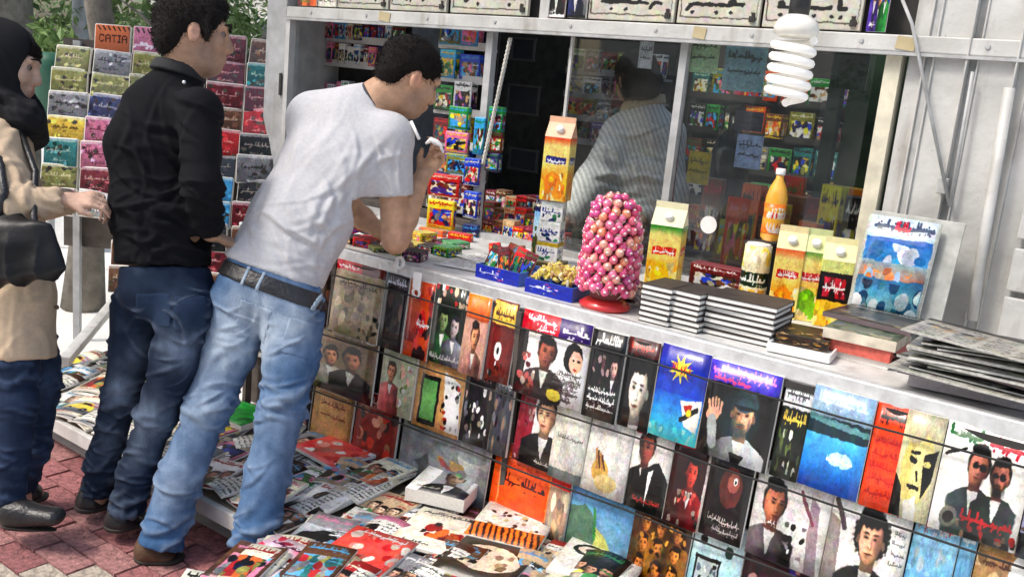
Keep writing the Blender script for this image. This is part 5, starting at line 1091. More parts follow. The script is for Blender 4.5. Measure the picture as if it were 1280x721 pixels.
for i in range(15):
    h_ = .042 if i == 0 else gc.uniform(.003, .008); m_ = M_PKP if i == 0 else [M_NP, M_DE, M_NP, mat('pale_fold', (.6, .6, .57), .8, var=.2, scale=60)][i % 4]
    w_ = .28 if i == 0 else gc.uniform(.28, .38); lab = 'thick pinkish white newspaper stack at the bottom right of the counter' if i == 0 else f'grey folded newspaper, {ORD[i-1]} up on the thick pinkish newspaper stack'
    o = slab('newspaper', lab, 'newspaper', 1192+(gc.uniform(0, 34) if i else 0), 496-i*3, w_, .3 if i == 0 else gc.uniform(.18, .25), h_, zz, m_, NTS[i % 3], .02+gc.uniform(-.16, .24), gc.uniform(-.004, .006), 'newspapers piled at the right', dy=.012*i+(.03 if i else 0))
    o.rotation_euler[0] = gc.uniform(-.03, .02); o.rotation_euler[1] = gc.uniform(-.03, .03); zz += h_+.004
MT = topm('mag', (.6, .66, .7), [(.7, .75, .78), (.35, .42, .48), (.2, .2, .22)])
slab('magazine', 'glossy pale magazine stack with black edges at the far right end of the pile', 'magazine', 1272, 492, .3, .3, .05, z+.05, M_BK, MT, .35)
b = MB(); b.box((0, 0, .02), (.05, .03, .022)).box((.035, -.01, .012), (.04, .012, .014)).tube([(-.02, 0, .03), (0, -.01, .05), (.02, 0, .03)], .005, 6); p = on(1112, 462)
tag(bevel(b.build('binder_clip', mat('black_bakelite', (.02, .02, .02), .4), None, (p[0], p[1]+.02, zc), (0, 0, -.3)), .003), 'black clip between the red spined annual and the newspaper pile', 'clip')

# ================================================================ INSIDE THE KIOSK
gi = random.Random(41)
def shelf_unit(name, lab, px0, px1, zs, Y, depth, cols, hgt, label, n=None, wp=.07, mt=M_WH, kinds=('product',)):
    x0, x1 = ony(px0, 100, Y)[0], ony(px1, 100, Y)[0]; T = thing(name, lab, 'shelf', ((x0+x1)/2, Y, 0)); w = x1-x0
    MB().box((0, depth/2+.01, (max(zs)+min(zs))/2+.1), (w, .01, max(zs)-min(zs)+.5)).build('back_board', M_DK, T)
    for z in zs: MB().box((0, 0, z-.01), (w, depth, .012)).box((0, -depth/2, z+.005), (w, .004, .03)).build('shelf', mt, T)
    for zi, z in enumerate(zs):
        x = x0+.01; i = 0
        while x < x1-wp*.8:
            ww = wp*gi.uniform(.8, 1.2); hh = hgt*gi.uniform(.8, 1.05); cn = gi.choice(cols); a, q1, d = rnd_cover(gi, cn, 40, 56, gi.choice(kinds))
            i += 1
            print_box('packet', ww*.94, .05, hh, a, tuple(v*.6 for v in PAL[cn]), (x+ww/2, Y-.01-gi.uniform(0, .03), z+.001), gi.uniform(-.35, .35), f'{q1} packet, {ORD[min(i-1, 15)]} from left, {["lowest", "second", "third", "fourth", "fifth", "sixth"][zi]} level of the {label}', 'packet', 'packets on shelves inside the kiosk', bv=.002)
            x += ww
CT = [(.93, .93, .9)]
shelf_unit('wall_shelf', 'white wire shelf with small boxes high in the left window corner', 374, 500, [1.42, 1.62, 1.745], 3.62, .1, ['white', 'cyan', 'maroon', 'pink', 'navy', 'cream', 'white'], .11, 'corner wall shelf', wp=.05)
shelf_unit('packet_rack', 'tall rack of coloured snack packets behind the leaning man', 552, 612, [1.0, 1.15, 1.3, 1.45, 1.6, 1.75], 3.5, .08, ['yellow', 'maroon', 'purple', 'white', 'cyan', 'pink', 'olive', 'green', 'blue', 'white'], .14, 'tall packet rack', wp=.11)
shelf_unit('back_shelf', 'shelves of pale and crimson packs behind the vendor', 712, 835, [1.32, 1.45, 1.58, 1.71], 4.7, .1, ['pink', 'grey', 'white', 'purple', 'maroon', 'cream', 'olive', 'grey'], .125, 'shelf behind the vendor', wp=.1, mt=M_GR)
shelf_unit('back_shelf', 'shelves with green and yellow packs at the right end of the window', 868, 1085, [1.1, 1.28, 1.46, 1.64], 4.75, .1, ['olive', 'green', 'black', 'brown', 'teal', 'black', 'grey', 'orange', 'brown'], .15, 'shelf behind the right pane', wp=.12, mt=M_DK)
# displays standing in the opening: blue crisps column, red and yellow bags
for i, (px, py, Y, w, h, cn, lab) in enumerate([
    (591, 215, 3.25, .075, .12, 'blue', 'upper blue snack pack with a yellow picture hung in the opening'), (590, 256, 3.25, .075, .12, 'blue', 'second blue snack pack down in the opening'), (588, 297, 3.25, .075, .12, 'navy', 'lowest blue snack pack in the opening'),
    (621, 150, 3.27, .07, .11, 'green', 'green and white pack at the right of the mullion foot'), (619, 178, 3.27, .07, .09, 'maroon', 'purplish pack under the green and white one'), (617, 203, 3.27, .07, .08, 'navy', 'dark blue pack under the purplish one'),
    (575, 148, 3.24, .1, .1, 'green', 'pale green pack left of the hanging blue column'), (572, 178, 3.23, .11, .09, 'pink', 'pink and white pack beside the bent man face'), (572, 205, 3.23, .1, .09, 'olive', 'light green pack under the pink and white one'),
    (556, 232, 3.2, .15, .1, 'red', 'bright red bag by the smoker hand'), (552, 268, 3.18, .13, .13, 'yellow', 'yellow bag under the bright red one'), (540, 300, 3.1, .13, .1, 'orange', 'orange pack low beside the elbow'), (575, 305, 3.12, .11, .1, 'red', 'red and white pack low right of the elbow'), (600, 170, 3.26, .05, .16, 'cyan', 'narrow pale blue pack between two columns')]):
    p = ony(px, py, Y); a, q1, d = rnd_cover(gi, cn, 50, 64, 'product'); print_box('snack_pack', w, .035, h, a, tuple(v*.7 for v in PAL[cn]), (p[0], Y, p[2]-h/2), gi.uniform(.1, .4), lab, 'snack pack', 'snack packs hanging in the opening', bv=.006)
# brown and gold boxes low inside the opening
for i in range(24):
    px = 612+(i % 8)*13; r_ = i//8; Y = 3.36+.09*r_; cn = ['maroon', 'brown', 'tan', 'red'][i % 4]; a, q1, d = rnd_cover(gi, cn, 40, 40, 'product'); X = ony(px, 300, Y)[0]
    print_box('biscuit_box', .06, .06, .07+.01*(i % 3), a, tuple(v*.6 for v in PAL[cn]), (X, Y, ZC-.0+.05*r_), .1, f'{cn} biscuit box, {ORD[i % 8]} from left in the {["front", "middle", "rear"][r_]} row inside the opening', 'biscuit box', 'biscuit boxes inside the opening', bv=.002)
kb('inner_shelf', (-2.3, YW+.2, ZC-.02), (2.9, .36, .02), M_BD)
for j, z_ in enumerate((.97, 1.02)): kb('inner_step', (-2.3, YW+.2+.09*j, z_-.03), (2.9, .17-.06*j, .04), M_BD)
# picture frames in the dark, fridge-like cabinet, papers and painted reflections on the glass
for i, (px, py, w, h) in enumerate(((655, 62, .16, .12), (655, 125, .22, .16), (655, 200, .2, .12))):
    p = ony(px, py, 4.6); T = thing('frame', ['small dark frame high on the back wall in the opening', 'wide dark frame in the middle of the back wall in the opening', 'low brown frame on the back wall in the opening'][i], 'picture frame', (p[0], 4.6, p[2]))
    MB().box((0, 0, 0), (w, .01, h)).build('board', mat('frame_board', (.05, .055, .06), .6), T)
    MB().box((0, -.008, h/2), (w+.02, .014, .012)).box((0, -.008, -h/2), (w+.02, .014, .012)).box((-w/2, -.008, 0), (.012, .012, h-.01)).box((w/2, -.008, 0), (.012, .012, h-.01)).build('rim', mat('frame_rim', (.16, .15, .14), .5), T)
for i, (px, py, w, h, c0) in enumerate([(812, 70, .06, .1, (.85, .84, .88)), (940, 152, .11, .07, (.2, .2, .28)), (940, 190, .1, .12, (.6, .66, .82)), (885, 68, .12, .14, (.72, .82, .68)), (935, 85, .16, .17, (.55, .68, .74)), (1070, 90, .1, .12, (.1, .16, .14)), (878, 210, .09, .12, (.62, .55, .1))]):  # pale green and wide pale blue cards stand in for bright reflections
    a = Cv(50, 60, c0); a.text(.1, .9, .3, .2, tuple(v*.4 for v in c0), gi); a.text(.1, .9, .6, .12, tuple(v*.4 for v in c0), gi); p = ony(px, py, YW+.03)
    o = MB().box((0, 0, 0), (w, .002, h), m=1, front=0).build('notice_or_reflection', [img_mat('notice%d' % i, a.out(), .6), PAPER], None, (p[0], YW+.0, p[2])); tag(o, ['small pale notice taped inside the glass above the vendor', 'dark blue notice inside the right pane', 'light blue notice under the dark blue one', 'pale green card painted as a reflection at the top left of the right pane', 'wide pale blue card painted as a reflection, top of right pane beside the lamp', 'dark green notice by the window frame', 'mustard notice low in the right pane'][i], 'notice')
for i, (px, py, w, h, c0, lab) in enumerate([(985, 262, .2, .12, (.35, .1, .04), 'rust red crate behind the right pane'), (1050, 258, .2, .16, (.9, .5, .05), 'amber box right of the rust red crate behind the right pane'), (900, 300, .3, .12, (.3, .04, .04), 'dark maroon chest low behind the right pane')]):
    p = ony(px, py, 3.75+.1*i); print_box('crate', w, .2, h, Cv(40, 30, c0).blot(0, 0, 1, 1, [tuple(v*1.5 for v in c0), tuple(v*.5 for v in c0), (.5, .4, .1)], 14, .12, gi).out(), c0, (p[0], 3.8+.1*i, p[2]-h/2), .0, lab, 'crate')
o = thing('jar', 'dark jar shaped silhouette standing behind the right pane', 'jar', (ony(913, 200, 3.9)[0], 3.9, 1.1)); MB().lathe([(.08, 0), (.085, .3), (.07, .36), (.03, .4), (.032, .47)], n=18).build('body', mat('dark_glass', (.02, .025, .03), .15), o); MB().lathe([(.036, .47), (.036, .5)], n=14).build('lid', M_DK, o)
kb('inner_pillar', (ony(1040, 150, 3.8)[0], 3.8, 1.4), (.05, .05, .9), mat('teal_curtain', (.03, .06, .05), .7))
kb('inner_curtain', (ony(1075, 150, 3.9)[0]+.05, 3.9, 1.4), (.22, .02, .9), mat('green_curtain', (.04, .08, .045), .8, var=.5, scale=9))

for i in range(22):
    Y = 3.5+.5*gi.random(); px = 872+i*10.; py = [268, 292, 246, 282, 300][i % 5]+gi.uniform(-8, 8); cn = ['orange', 'maroon', 'brown', 'yellow', 'olive', 'red', 'black'][i % 7]; a, q1, d = rnd_cover(gi, cn, 40, 50, 'product'); p = ony(px, py, Y)
    hh = max(.08, p[2]-.93+.06); print_box('sweet_box', .085, .05, hh, a, tuple(v*.6 for v in PAL[cn]), (p[0], Y, .93), gi.uniform(-.4, .5), f'{q1} box on end, {ORD[i % 11]} from left, {"front" if i < 11 else "further"} run behind right pane', 'box', 'boxes on end behind the right pane')
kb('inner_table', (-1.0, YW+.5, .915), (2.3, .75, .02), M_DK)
# ================================================================ BOOK RACK AT THE LEFT
gr = random.Random(51)
RZ = R(40); RC = at(205, 200, 4.95); RX0, RY0 = float(RC[0]), float(RC[1])
BT = thing('book_rack', 'stepped rack of books between the tree and the kiosk corner post', 'book rack', (RX0, RY0, 0), RZ)
def rw(x, y, z): return (RX0+x*math.cos(RZ)-y*math.sin(RZ), RY0+x*math.sin(RZ)+y*math.cos(RZ), z)
ZT = float(at(135, 30, 4.95)[2])
LEFTC = [['orange', 'pink'], ['olive', 'grey'], ['olive', 'olive'], ['grey', 'navy'], ['yellow', 'pink'], ['teal', 'pink'], ['olive', 'maroon'], ['maroon', 'white'], ['brown', 'black']]
RIGHTC = [['brown', 'maroon'], ['maroon', 'teal'], ['maroon', 'maroon'], ['brown', 'red'], ['red', 'black'], ['black', 'grey'], ['cyan', 'black'], ['cyan', 'maroon'], ['black', 'brown'], ['maroon', 'black'], ['brown', 'black']]
NR = 11
for r_ in range(NR):
    z = ZT-.118*r_; y = .12-.034*r_
    x0 = -.585 if r_ < 8 else -.2
    MB().box(((x0+.58)/2, y+.02, z-.135), (.58-x0, .05, .01)).build('shelf', M_GR, BT)
    i = 0 if r_ < 8 else 2
    for i in range(i, 6):
        X = -.49+.195*i
        if r_ == 0 and i == 0: continue
        lf = i < 3; pal = (LEFTC[min(r_, 8)] if lf else RIGHTC[r_]); cn = pal[(i+1 if r_ == 0 else i) % 2]
        pc_ = tuple(v*.68+.62*.32 for v in PAL[cn]) if lf else tuple(v*.8+.4*.2 for v in PAL[cn]); c = Cv(84, 56, pc_); c.grad(0, 1, tuple(min(1, v*1.1) for v in pc_), tuple(v*.75 for v in pc_)); ink = (.08, .06, .06) if sum(PAL[cn]) > 1.3 else (.9, .85, .8)
        if r_ == 0 and lf:
            for k in range(7): c.line(.1+k*.14, .08, .17+k*.14, .22, .02, (.15, .08, .05))
            if cn == 'orange': c.lat('CATIA', .14, .38, .3, (.25, .08, .03))
            else: c.text(.1, .9, .65, .32, (.95, .85, .9), gr, .04)
        else:
            c.rect(0, 0, 1, .13, tuple(min(1, v*.5+.45) for v in pc_)); c.blot(0, .13, 1, 1, [tuple(v*.7 for v in pc_), tuple(min(1, v*1.3+.05) for v in pc_), (.3, .28, .25)], 16, .09, gr); ink = tuple(v*.6+w*.4 for v, w in zip(ink, PAL[cn])); c.text(.15, .85, .45, .2, ink, gr, .022); c.text(.3, .7, .78, .12, ink, gr, .015)
        arr = c.out(gr) if cn != 'orange' else c.a; sw, sh_ = gr.uniform(.88, 1.), gr.uniform(.86, 1.02)
        o = MB().box((0, 0, .06*sh_), (.196*sw, .04, .15*sh_), m=1, front=0).build('book', [img_mat('bk%d_%d' % (r_, i), arr, .25, .4), PAPER], None, rw(X+gr.uniform(-.006, .006), y-.02, z-.13), (-.22+gr.uniform(-.08, .08), gr.uniform(-.04, .04), RZ+gr.uniform(-.1, .1)))
        tag(bevel(o, .009, 3), f'{cn} fronted book, {ORD[i]} from left in the {ORD[r_]} row down of the stepped rack', 'book', 'books facing out on the stepped rack')
MB().box((0, .19, ZT-.64), (1.16, .02, 1.1)).build('back_board', M_BD, BT)
for x in (-.5, .56): MB().box((x, .16, (ZT-.1)/2), (.035, .035, ZT-.1)).build('leg', M_GR, BT)
# ================================================================ PEOPLE
M_SK = mat('skin', (1, 1, 1), .55, var=.16, scale=38, attr='Col', spec=.35, bump=.25, bscale=180)
M_HAIR = mat('black_hair', (.012, .009, .008), .7, spec=.2, var=.5, scale=120, bump=.9, bscale=260)
M_CL = mat('cloth_print', (1, 1, 1), .9, var=.07, scale=90, attr='Col', spec=.15, bump=.25, bscale=500)
M_LEATHER = mat('black_leather', (.02, .02, .022), .35, var=.3, bump=.3, bscale=90)
M_BROWN = mat('brown_leather', (.1, .055, .03), .5, var=.4, scale=40, bump=.3)
M_EYE = mat('eye_white', (.2, .16, .14), .6, spec=.2); M_IRIS = mat('eye_dark', (.03, .02, .015), .1)
SK = (.50, .30, .19)
def pgrid(pts, pad, h):
    P = np.array(pts); return SF(P.min(0)-pad, P.max(0)+pad, h)
def denim(V, N, base, fade, seeds, spots, k=1.):
    n1 = wob(V, 22, seeds); n2 = wob(V, 70, seeds+1); c = np.ones((len(V), 3))*np.array(base)*(1+.14*n1+.12*n2)[:, None]
    w = np.zeros(len(V))
    for p, r, a in spots: w += near(V, p, r)*a
    w = np.clip(w*(1+.35*n1+.25*n2), 0, 1)[:, None]
    return np.clip(c*(1-w)+np.array(fade)*w*(1+.06*n2)[:, None], .004, .9)
def leg_folds(V, N, joints, amp, ph):
    """joints: (point, axis, radius, freq, weight)"""
    d = np.zeros(len(V))
    for (p, ax, r, f, a) in joints: d += near(V, p, r)*a*folds(V, ax, f*.8, ph, 3.4)*(.6+.5*wob(V, 11, ph))
    d += .0022*wob(V, 28, ph)+.0012*folds(V, joints[0][1], 150, ph+1, 4.)*np.clip(wob(V, 9, ph+3)+.3, 0, 1)
    return V+N*(d*amp)[:, None]
def trousers(T, name, hips, legs, waistc, waistn, side, col, fade, spots, seed, amp=.0045, lab=None, beltm=None, h=.0058):
    """hips: (centre, half width, half depth); legs: list of (points, radii)"""
    allp = [waistc]+[p for l in legs for p in l[0]]; F = pgrid(allp, .2, h)
    hc, hw, hd = hips
    F.flat(np.array(waistc)+nrm(waistn)*.03, hc, (hw*.9, hd*.88), (hw, hd), side, .05)
    for pts, rs in legs: F.chain(pts, rs, .03)
    F.cut(np.array(waistc)+nrm(waistn)*.012, waistn)
    for pts, rs in legs:
        a = nrm(np.array(pts[-1])-np.array(pts[-2])); F.cut_in(np.array(pts[-1])-a*(.022), a, .14)
    V, Q = F.mesh(); N = normals(V, Q); J = []
    for pts, rs in legs:
        n = len(pts); kn = np.array(pts[n//2]); ax = nrm(np.array(pts[-1])-np.array(pts[0]))
        J += [(kn, ax+np.array([.25, .1, 0]), .12, 95, 1.0), (np.array(pts[-1])-ax*.1, ax+np.array([-.3, .2, 0]), .13, 110, 1.5), (np.array(pts[1]), ax+np.array([.5, -.3, 0]), .12, 70, .7)]
    rs = np.random.RandomState(int(seed*10)); SPT = []
    for pts, rr_ in legs:
        n = len(pts); kn = np.array(pts[n//2]); an = np.array(pts[-1]); SPT += [(kn, .045, 1.3), (lerp(kn, an, .55), .06, .7), (lerp(kn, an, .86), .035, 1.1), (lerp(pts[0], kn, .45), .06, .6), (np.array(pts[0]), .05, .6)]
    d = creases(V, N, 150, SPT, rs, .0062, .042, amp)+creases(V, N, 60, SPT, rs, .013, .07, amp*1.1)+.0015*wob(V, 30, seed)
    d = np.clip(d, -.012, .014); V = V+N*d[:, None]; N = normals(V, Q); cc = denim(V, N, col, fade, seed, spots); r_ = np.clip(d/amp, -1, 1)[:, None]; ww = np.clip(r_, 0, 1)*.28*(1+.6*wob(V, 90, 1.))[:, None]
    cc = cc*(1-ww)+np.array(fade)*ww; cc = cc*(1+.10*np.sin(V[:, 2]*900+wob(V, 60, 2.)*3)*np.sin((V[:, 0]+V[:, 1])*700))[:, None]
    o = np_obj(name, V, Q, M_CL, T, np.clip(cc, .003, .9))
    return o, F
def simple_col(V, base, seed=0., a=.05): return np.ones((len(V), 3))*np.array(base)*(1+a*wob(V, 40, seed))[:, None]
def shoe(T, name, heel, toe, m, w=.043, h=.085, lift=0., sole=(.03, .025, .02)):
    heel = np.array(heel, float); toe = np.array(toe, float); d = nrm(toe-heel); s_ = nrm(np.cross(d, [0, 0, 1])); L = np.linalg.norm(toe-heel)
    F = pgrid([heel, toe, heel+np.array([0, 0, .14])], .09, .005); z0 = min(heel[2], toe[2])
    F.flat(heel+d*w+[0, 0, .038], toe-d*w*1.1+[0, 0, .028], (w, .042), (w*1.05, .027), s_, .02); F.cap(heel+d*w*1.1+[0, 0, .05], heel+d*L*.33+[0, 0, h], .04, .036, .03)
    F.cut(heel+[0, 0, .012], (0, 0, -1)); V, Q = F.mesh(1); o = np_obj(name, V, Q, m, T)
    F2 = pgrid([heel, toe], .09, .005); F2.flat(heel+d*w+[0, 0, .03], toe-d*w+[0, 0, .03], (w+.004, .05), (w*1.08+.004, .05), s_, .01); F2.cut(heel+[0, 0, .017], (0, 0, 1), .002); F2.cut(heel+[0, 0, .0], (0, 0, -1), .002)
    V, Q = F2.mesh(1); np_obj('sole', V, Q, mat('sole_%d' % int(sole[0]*99), sole, .7), o); return o
def eyes(P, M, T, sc):
    Mx = Matrix([list(M[0]), list(M[1]), list(M[2])]).transposed()
    for sx in (-1, 1):
        c = P(sx*.033, .071, .012); o = MB().sph((0, 0, 0), .0116*sc, 12).build('eye', M_EYE, T, tuple(c)); o2 = MB().sph((0, 0, 0), .0074*sc, 10).build('iris', M_IRIS, o, tuple(M[1]*.0058*sc))
def hair_field(P, M, sc, parts, cuts, h=.0045, cen=None):
    F = SF(P(0, 0, 0)-.19*sc, P(0, 0, 0)+.19*sc, h)
    for (x, y, z, rx, ry, rz) in parts: F.ell(P(x, y, z), (rx*sc, ry*sc, rz*sc), M, .015)
    for (x, y, z, rx, ry, rz) in cuts: F.ell(P(x, y, z), (rx*sc, ry*sc, rz*sc), M, .008, 's')
    return F
def hair_obj(F, T, seed, amp=.0035, m=None, name='hair'):
    V, Q = F.mesh(1); N = normals(V, Q); V = V+N*(amp*.35*(wob(V, 95, seed)+.6*wob(V, 190, seed+2)))[:, None]; o = np_obj(name, V, Q, m or M_HAIR, T)
    rs = np.random.RandomState(int(seed)); k = rs.randint(0, len(V), 7000); n_ = N[k]; b_ = V[k]+rs.normal(0, .0015, (7000, 3)); tn = np.cross(n_, rs.normal(0, 1, (7000, 3))); tn /= np.linalg.norm(tn, axis=1)[:, None]+1e-9
    L_ = rs.uniform(.004, .012, (7000, 1)); dn_ = np.array([0, 0, -1.]); tip = b_+n_*L_*.8+(dn_*.5+tn*.8)*L_*.6; wd = tn*.0011; VV = np.concatenate([b_-wd, b_+wd, tip+wd*.3, tip-wd*.3]); q_ = np.arange(7000); QQ = np.stack([q_, q_+7000, q_+14000, q_+21000], 1)
    so_ = np_obj('hair_strands', VV, QQ, m or M_HAIR, o); so_['kind'] = 'stuff'; return o

# ---- the man in the white T-shirt, bent over the counter -----------------------------------
def man_bent():
    hipc = at(336, 362, 3.14); wc = at(342, 336, 3.15); T = thing('person', 'man in a white T-shirt and faded blue jeans bending over the counter with a cigarette', 'person', (float(hipc[0]), float(hipc[1]), 0)); T.matrix_basis = Matrix.Identity(4)
    side = nrm(at(405, 372, 3.15)-at(270, 322, 3.17))       # across the hips, image left to right
    hL, hR = at(300, 385, 3.16), at(365, 392, 3.12)
    kL, kR = at(262, 505, 3.1), at(352, 512, 3.07); m1L, m1R = at(285, 440, 3.14), at(364, 450, 3.1)
    aL, aR = at(206, 655, 3.07), at(318, 650, 3.02); cL, cR = at(226, 595, 3.07), at(334, 595, 3.03); eL, eR = at(199, 690, 3.06), at(314, 694, 3.0)
    # neck, chest, shoulders
    ch = at(415, 205, 3.27); mid = at(375, 275, 3.2); up = at(432, 158, 3.3)
    sL, sR = at(402, 152, 3.42), at(488, 172, 3.24); sidU = nrm(sR-sL)
    nk = at(468, 128, 3.33); hc = at(511, 100, 3.31); SC = 1.1
    elR = at(494, 300, 3.3); wrR = at(527, 222, 3.36)
    elL = at(440, 262, 3.66); wrL = at(478, 292, 3.66)
    F = pgrid([hc, eL, eR, elL, wrR, sL, wrL+0], .2, .0058)
    fwd = nrm(CR*.82+CF*.5-CU*.42); upv = nrm(CU*.92+CR*.36)
    P, M = head(F, hc, fwd, upv, SC)
    F.chain([nk-nrm(hc-nk)*.03, lerp(nk, P(0, -.035, -.05), .6), P(0, -.03, -.02)], [.062, .058, .056], .03)
    F.flat(hipc, mid, (.13, .09), (.13, .09), side, .05); F.flat(mid, up, (.13, .09), (.15, .09), sidU, .05); F.cap(up, nk, .08, .06, .05); F.cap(sL, sR, .055, .055, .05)
    for a, k, b in ((hL, kL, aL), (hR, kR, aR)): F.cap(a, k, .07, .05, .03); F.cap(k, b, .05, .035, .02)
    def arm(s_, e, w, r=1.): F.cap(s_, e, .048*r, .043*r, .02); F.chain([e, lerp(e, w, .35), w], [.043*r, .043*r, .027*r], .015)
    arm(sR, elR, wrR, 1.08); arm(sL, elL, wrL)
    hd = nrm(CU*.75+CR*.55+CF*.15); hand(F, wrR, hd, nrm(CF*.75+CR*.5-CU*.1)*1, [.55, .7, .85, .95], 1.05, 1)
    hand(F, wrL, nrm(CR-CU*.2), nrm(CU), .5, 1., 1)
    V, Q = F.mesh(2); warm = (.60, .33, .19)
    c = skin_cols(V, SK, [(P(0, .09, -.055), .022, (.42, .17, .13)), (P(0, .05, -.08), .045, (.2, .13, .1)), (P(.06, .03, -.05), .035, (.3, .19, .13)), (P(.084, 0, 0), .03, (.6, .3, .2)), (elR, .05, (.5, .27, .18))])
    B = np_obj('body', V, Q, M_SK, T, c); eyes(P, M, T, SC)
    # short hair, razored at the nape
    H = hair_field(P, M, SC, [(0, -.016, .047, .081, .1, .086), (0, -.06, .0, .068, .052, .06)], [(0, .105, -.02, .08, .075, .082), (.09, .01, -.035, .035, .04, .045), (-.09, .01, -.035, .035, .04, .045)]); hair_obj(H, T, 1.)
    # T-shirt
    G = pgrid([hipc, sL, sR, elR, nk, elL], .2, .0065)
    G.flat(at(340, 345, 3.15), mid, (.172, .125), (.16, .125), side, .05); G.flat(mid, ch, (.163, .125), (.182, .125), nrm(side+sidU), .06); G.flat(ch, up, (.18, .118), (.165, .095), sidU, .06)
    G.cap(sL, sR, .07, .07, .06); G.cap(at(392, 150, 3.36), at(440, 142, 3.33), .098, .09, .06); G.cap(up, nk, .1, .072, .05)
    slv = lerp(sR, elR, .56); G.cap(sR, lerp(sR, elR, .75), .075, .069, .045); G.cut_in(slv, nrm(elR-sR)+CR*.0, .175)
    G.cap(sL, lerp(sL, elL, .75), .07, .064, .04); G.cut_in(lerp(sL, elL, .62), nrm(elL-sL), .14)
    hem = at(341, 340, 3.15); dn = nrm(hipc-ch); hn = nrm(np.cross(side, CF)); hn = hn if hn@dn > 0 else -hn
    G.cut(hem, hn, .008); G.cut_in(nk+nrm(hc-nk)*.012, nrm(hc-nk), .11)
    V, Q = G.mesh(2); N = normals(V, Q)
    rs = np.random.RandomState(5); d = creases(V, N, 20, [(at(345, 305, 3.05), .06, 1.2), (at(400, 310, 3.02), .06, 1.)], rs, .011, .11, .005, CU*.8+CR*.55, .2)
    d += creases(V, N, 16, [(at(425, 270, 3.05), .05, 1.), (at(455, 230, 3.1), .04, 1.)], rs, .012, .13, .006, CU*.5-CR*.85, .2)+creases(V, N, 9, [(slv, .05, 1.), (at(480, 205, 3.15), .03, .8)], rs, .007, .045, .006, CU*.5+CR, .4)
    d += creases(V, N, 12, [(at(330, 240, 3.1), .07, 1.), (at(380, 190, 3.2), .07, .7), (at(400, 230, 3.1), .08, .6)], rs, .013, .16, .0045, CR*.9-CU*.3, .2)+.002*wob(V, 16, .8)
    V = V+N*d[:, None]; np_obj('t_shirt', V, Q, M_CL, T, simple_col(V, (.54, .54, .555), 2., .02))
    cb = G.band(slv-nrm(elR-sR)*.008, nrm(elR-sR), .007, .002); 
    colr = SF(nk-.13, nk+.13, .005); colr.cap(up, nk+nrm(hc-nk)*.02, .103, .0735, .05); colr = colr.band(nk+nrm(hc-nk)*.006, nrm(hc-nk), .007, .002); V, Q = colr.mesh(1); np_obj('collar', V, Q, mat('dark_collar', (.06, .06, .07), .9), T)
    # jeans
    spots = [(lerp(kL, aL, .5)-CF*.05, .13, .3), (lerp(kR, aR, .4)-CF*.05, .12, .25), (m1L+CF*-.08, .12, .5), (at(318, 395, 3.0), .12, .75), (at(380, 400, 2.98), .09, .6), (kL-CF*.08, .09, .45), (at(290, 430, 3.0), .1, .65), (kR-CF*.08, .07, .3), (at(215, 620, 3.0), .08, .2), (aR, .08, .1)]
    tr, TF = trousers(T, 'jeans', (hipc, .172, .125), [([hL, m1L, kL, cL, eL], [.112, .088, .072, .068, .073]), ([hR, m1R, kR, cR, eR], [.108, .086, .072, .068, .072])], at(341, 342, 3.15), -hn, side, (.045, .115, .25), (.38, .46, .55), spots, 1.7, .0072)
    bl = TF.copy(); b = TF.band(at(339, 353, 3.15), hn, .026, .006); V, Q = b.mesh(1); np_obj('belt', V, Q, M_LEATHER, T)
    for px in (306, 326, 392):
        c_ = at(px, 332+(px-272)*.37, 3.02); bb = TF.patch(c_, [side, hn, np.cross(side, hn)], [.006, .033, .09], .0095); V, Q = bb.mesh(1)
        if len(V) > 20: np_obj('belt_loop', V, Q, mat('denim_pale', (.3, .38, .46), .9), T)
    for px, py in ((313, 402), (376, 424)):
        bb = TF.patch(at(px, py, 3.02), [side, hn, np.cross(side, hn)], [.056, .058, .08], .0022); V, Q = bb.mesh(1)
        if len(V) > 20: np_obj('back_pocket', V, Q, M_CL, T, denim(V, None, (.045, .115, .25), (.38, .46, .55), 1.7, spots))
    bb = TF.band(at(333, 380, 3.13), hn, .003, .0016); V, Q = bb.mesh(1); np_obj('yoke_seam', V, Q, mat('denim_seam', (.12, .2, .34), .9), T)
    shoe(T, 'shoe', at(168, 700, 3.06), at(228, 706, 3.1), M_BROWN); shoe(T, 'shoe', at(300, 702, 3.0), at(352, 700, 3.1), M_BROWN)
    # cigarette and crumpled paper
    lp = P(0.0, .1, -.056); ce = lp+fwd*.07-CU*.012
    tag(MB().tube([tuple(at(514, 152, 3.22)), tuple(at(524, 174, 3.2))], .0055, 8).build('cigarette', mat('cig_paper', (.85, .84, .8), .7)), 'white cigarette at the lips of the man in the white T-shirt', 'cigarette')
    b = MB(); g = random.Random(2); p0 = at(532, 180, 3.3); pts = [tuple(p0+CR*.0), tuple(p0+CR*.018+CU*.014), tuple(p0+CR*.035+CU*.006), tuple(p0+CR*.052-CU*.004), tuple(p0+CR*.06-CU*.03)]
    b.tube(pts, [.004, .01, .012, .008, .004], 6); tag(b.build('paper_twist', mat('cig_paper', (.85, .84, .8), .7)), 'crumpled white paper twist between the bent man fingers', 'paper')
man_bent()

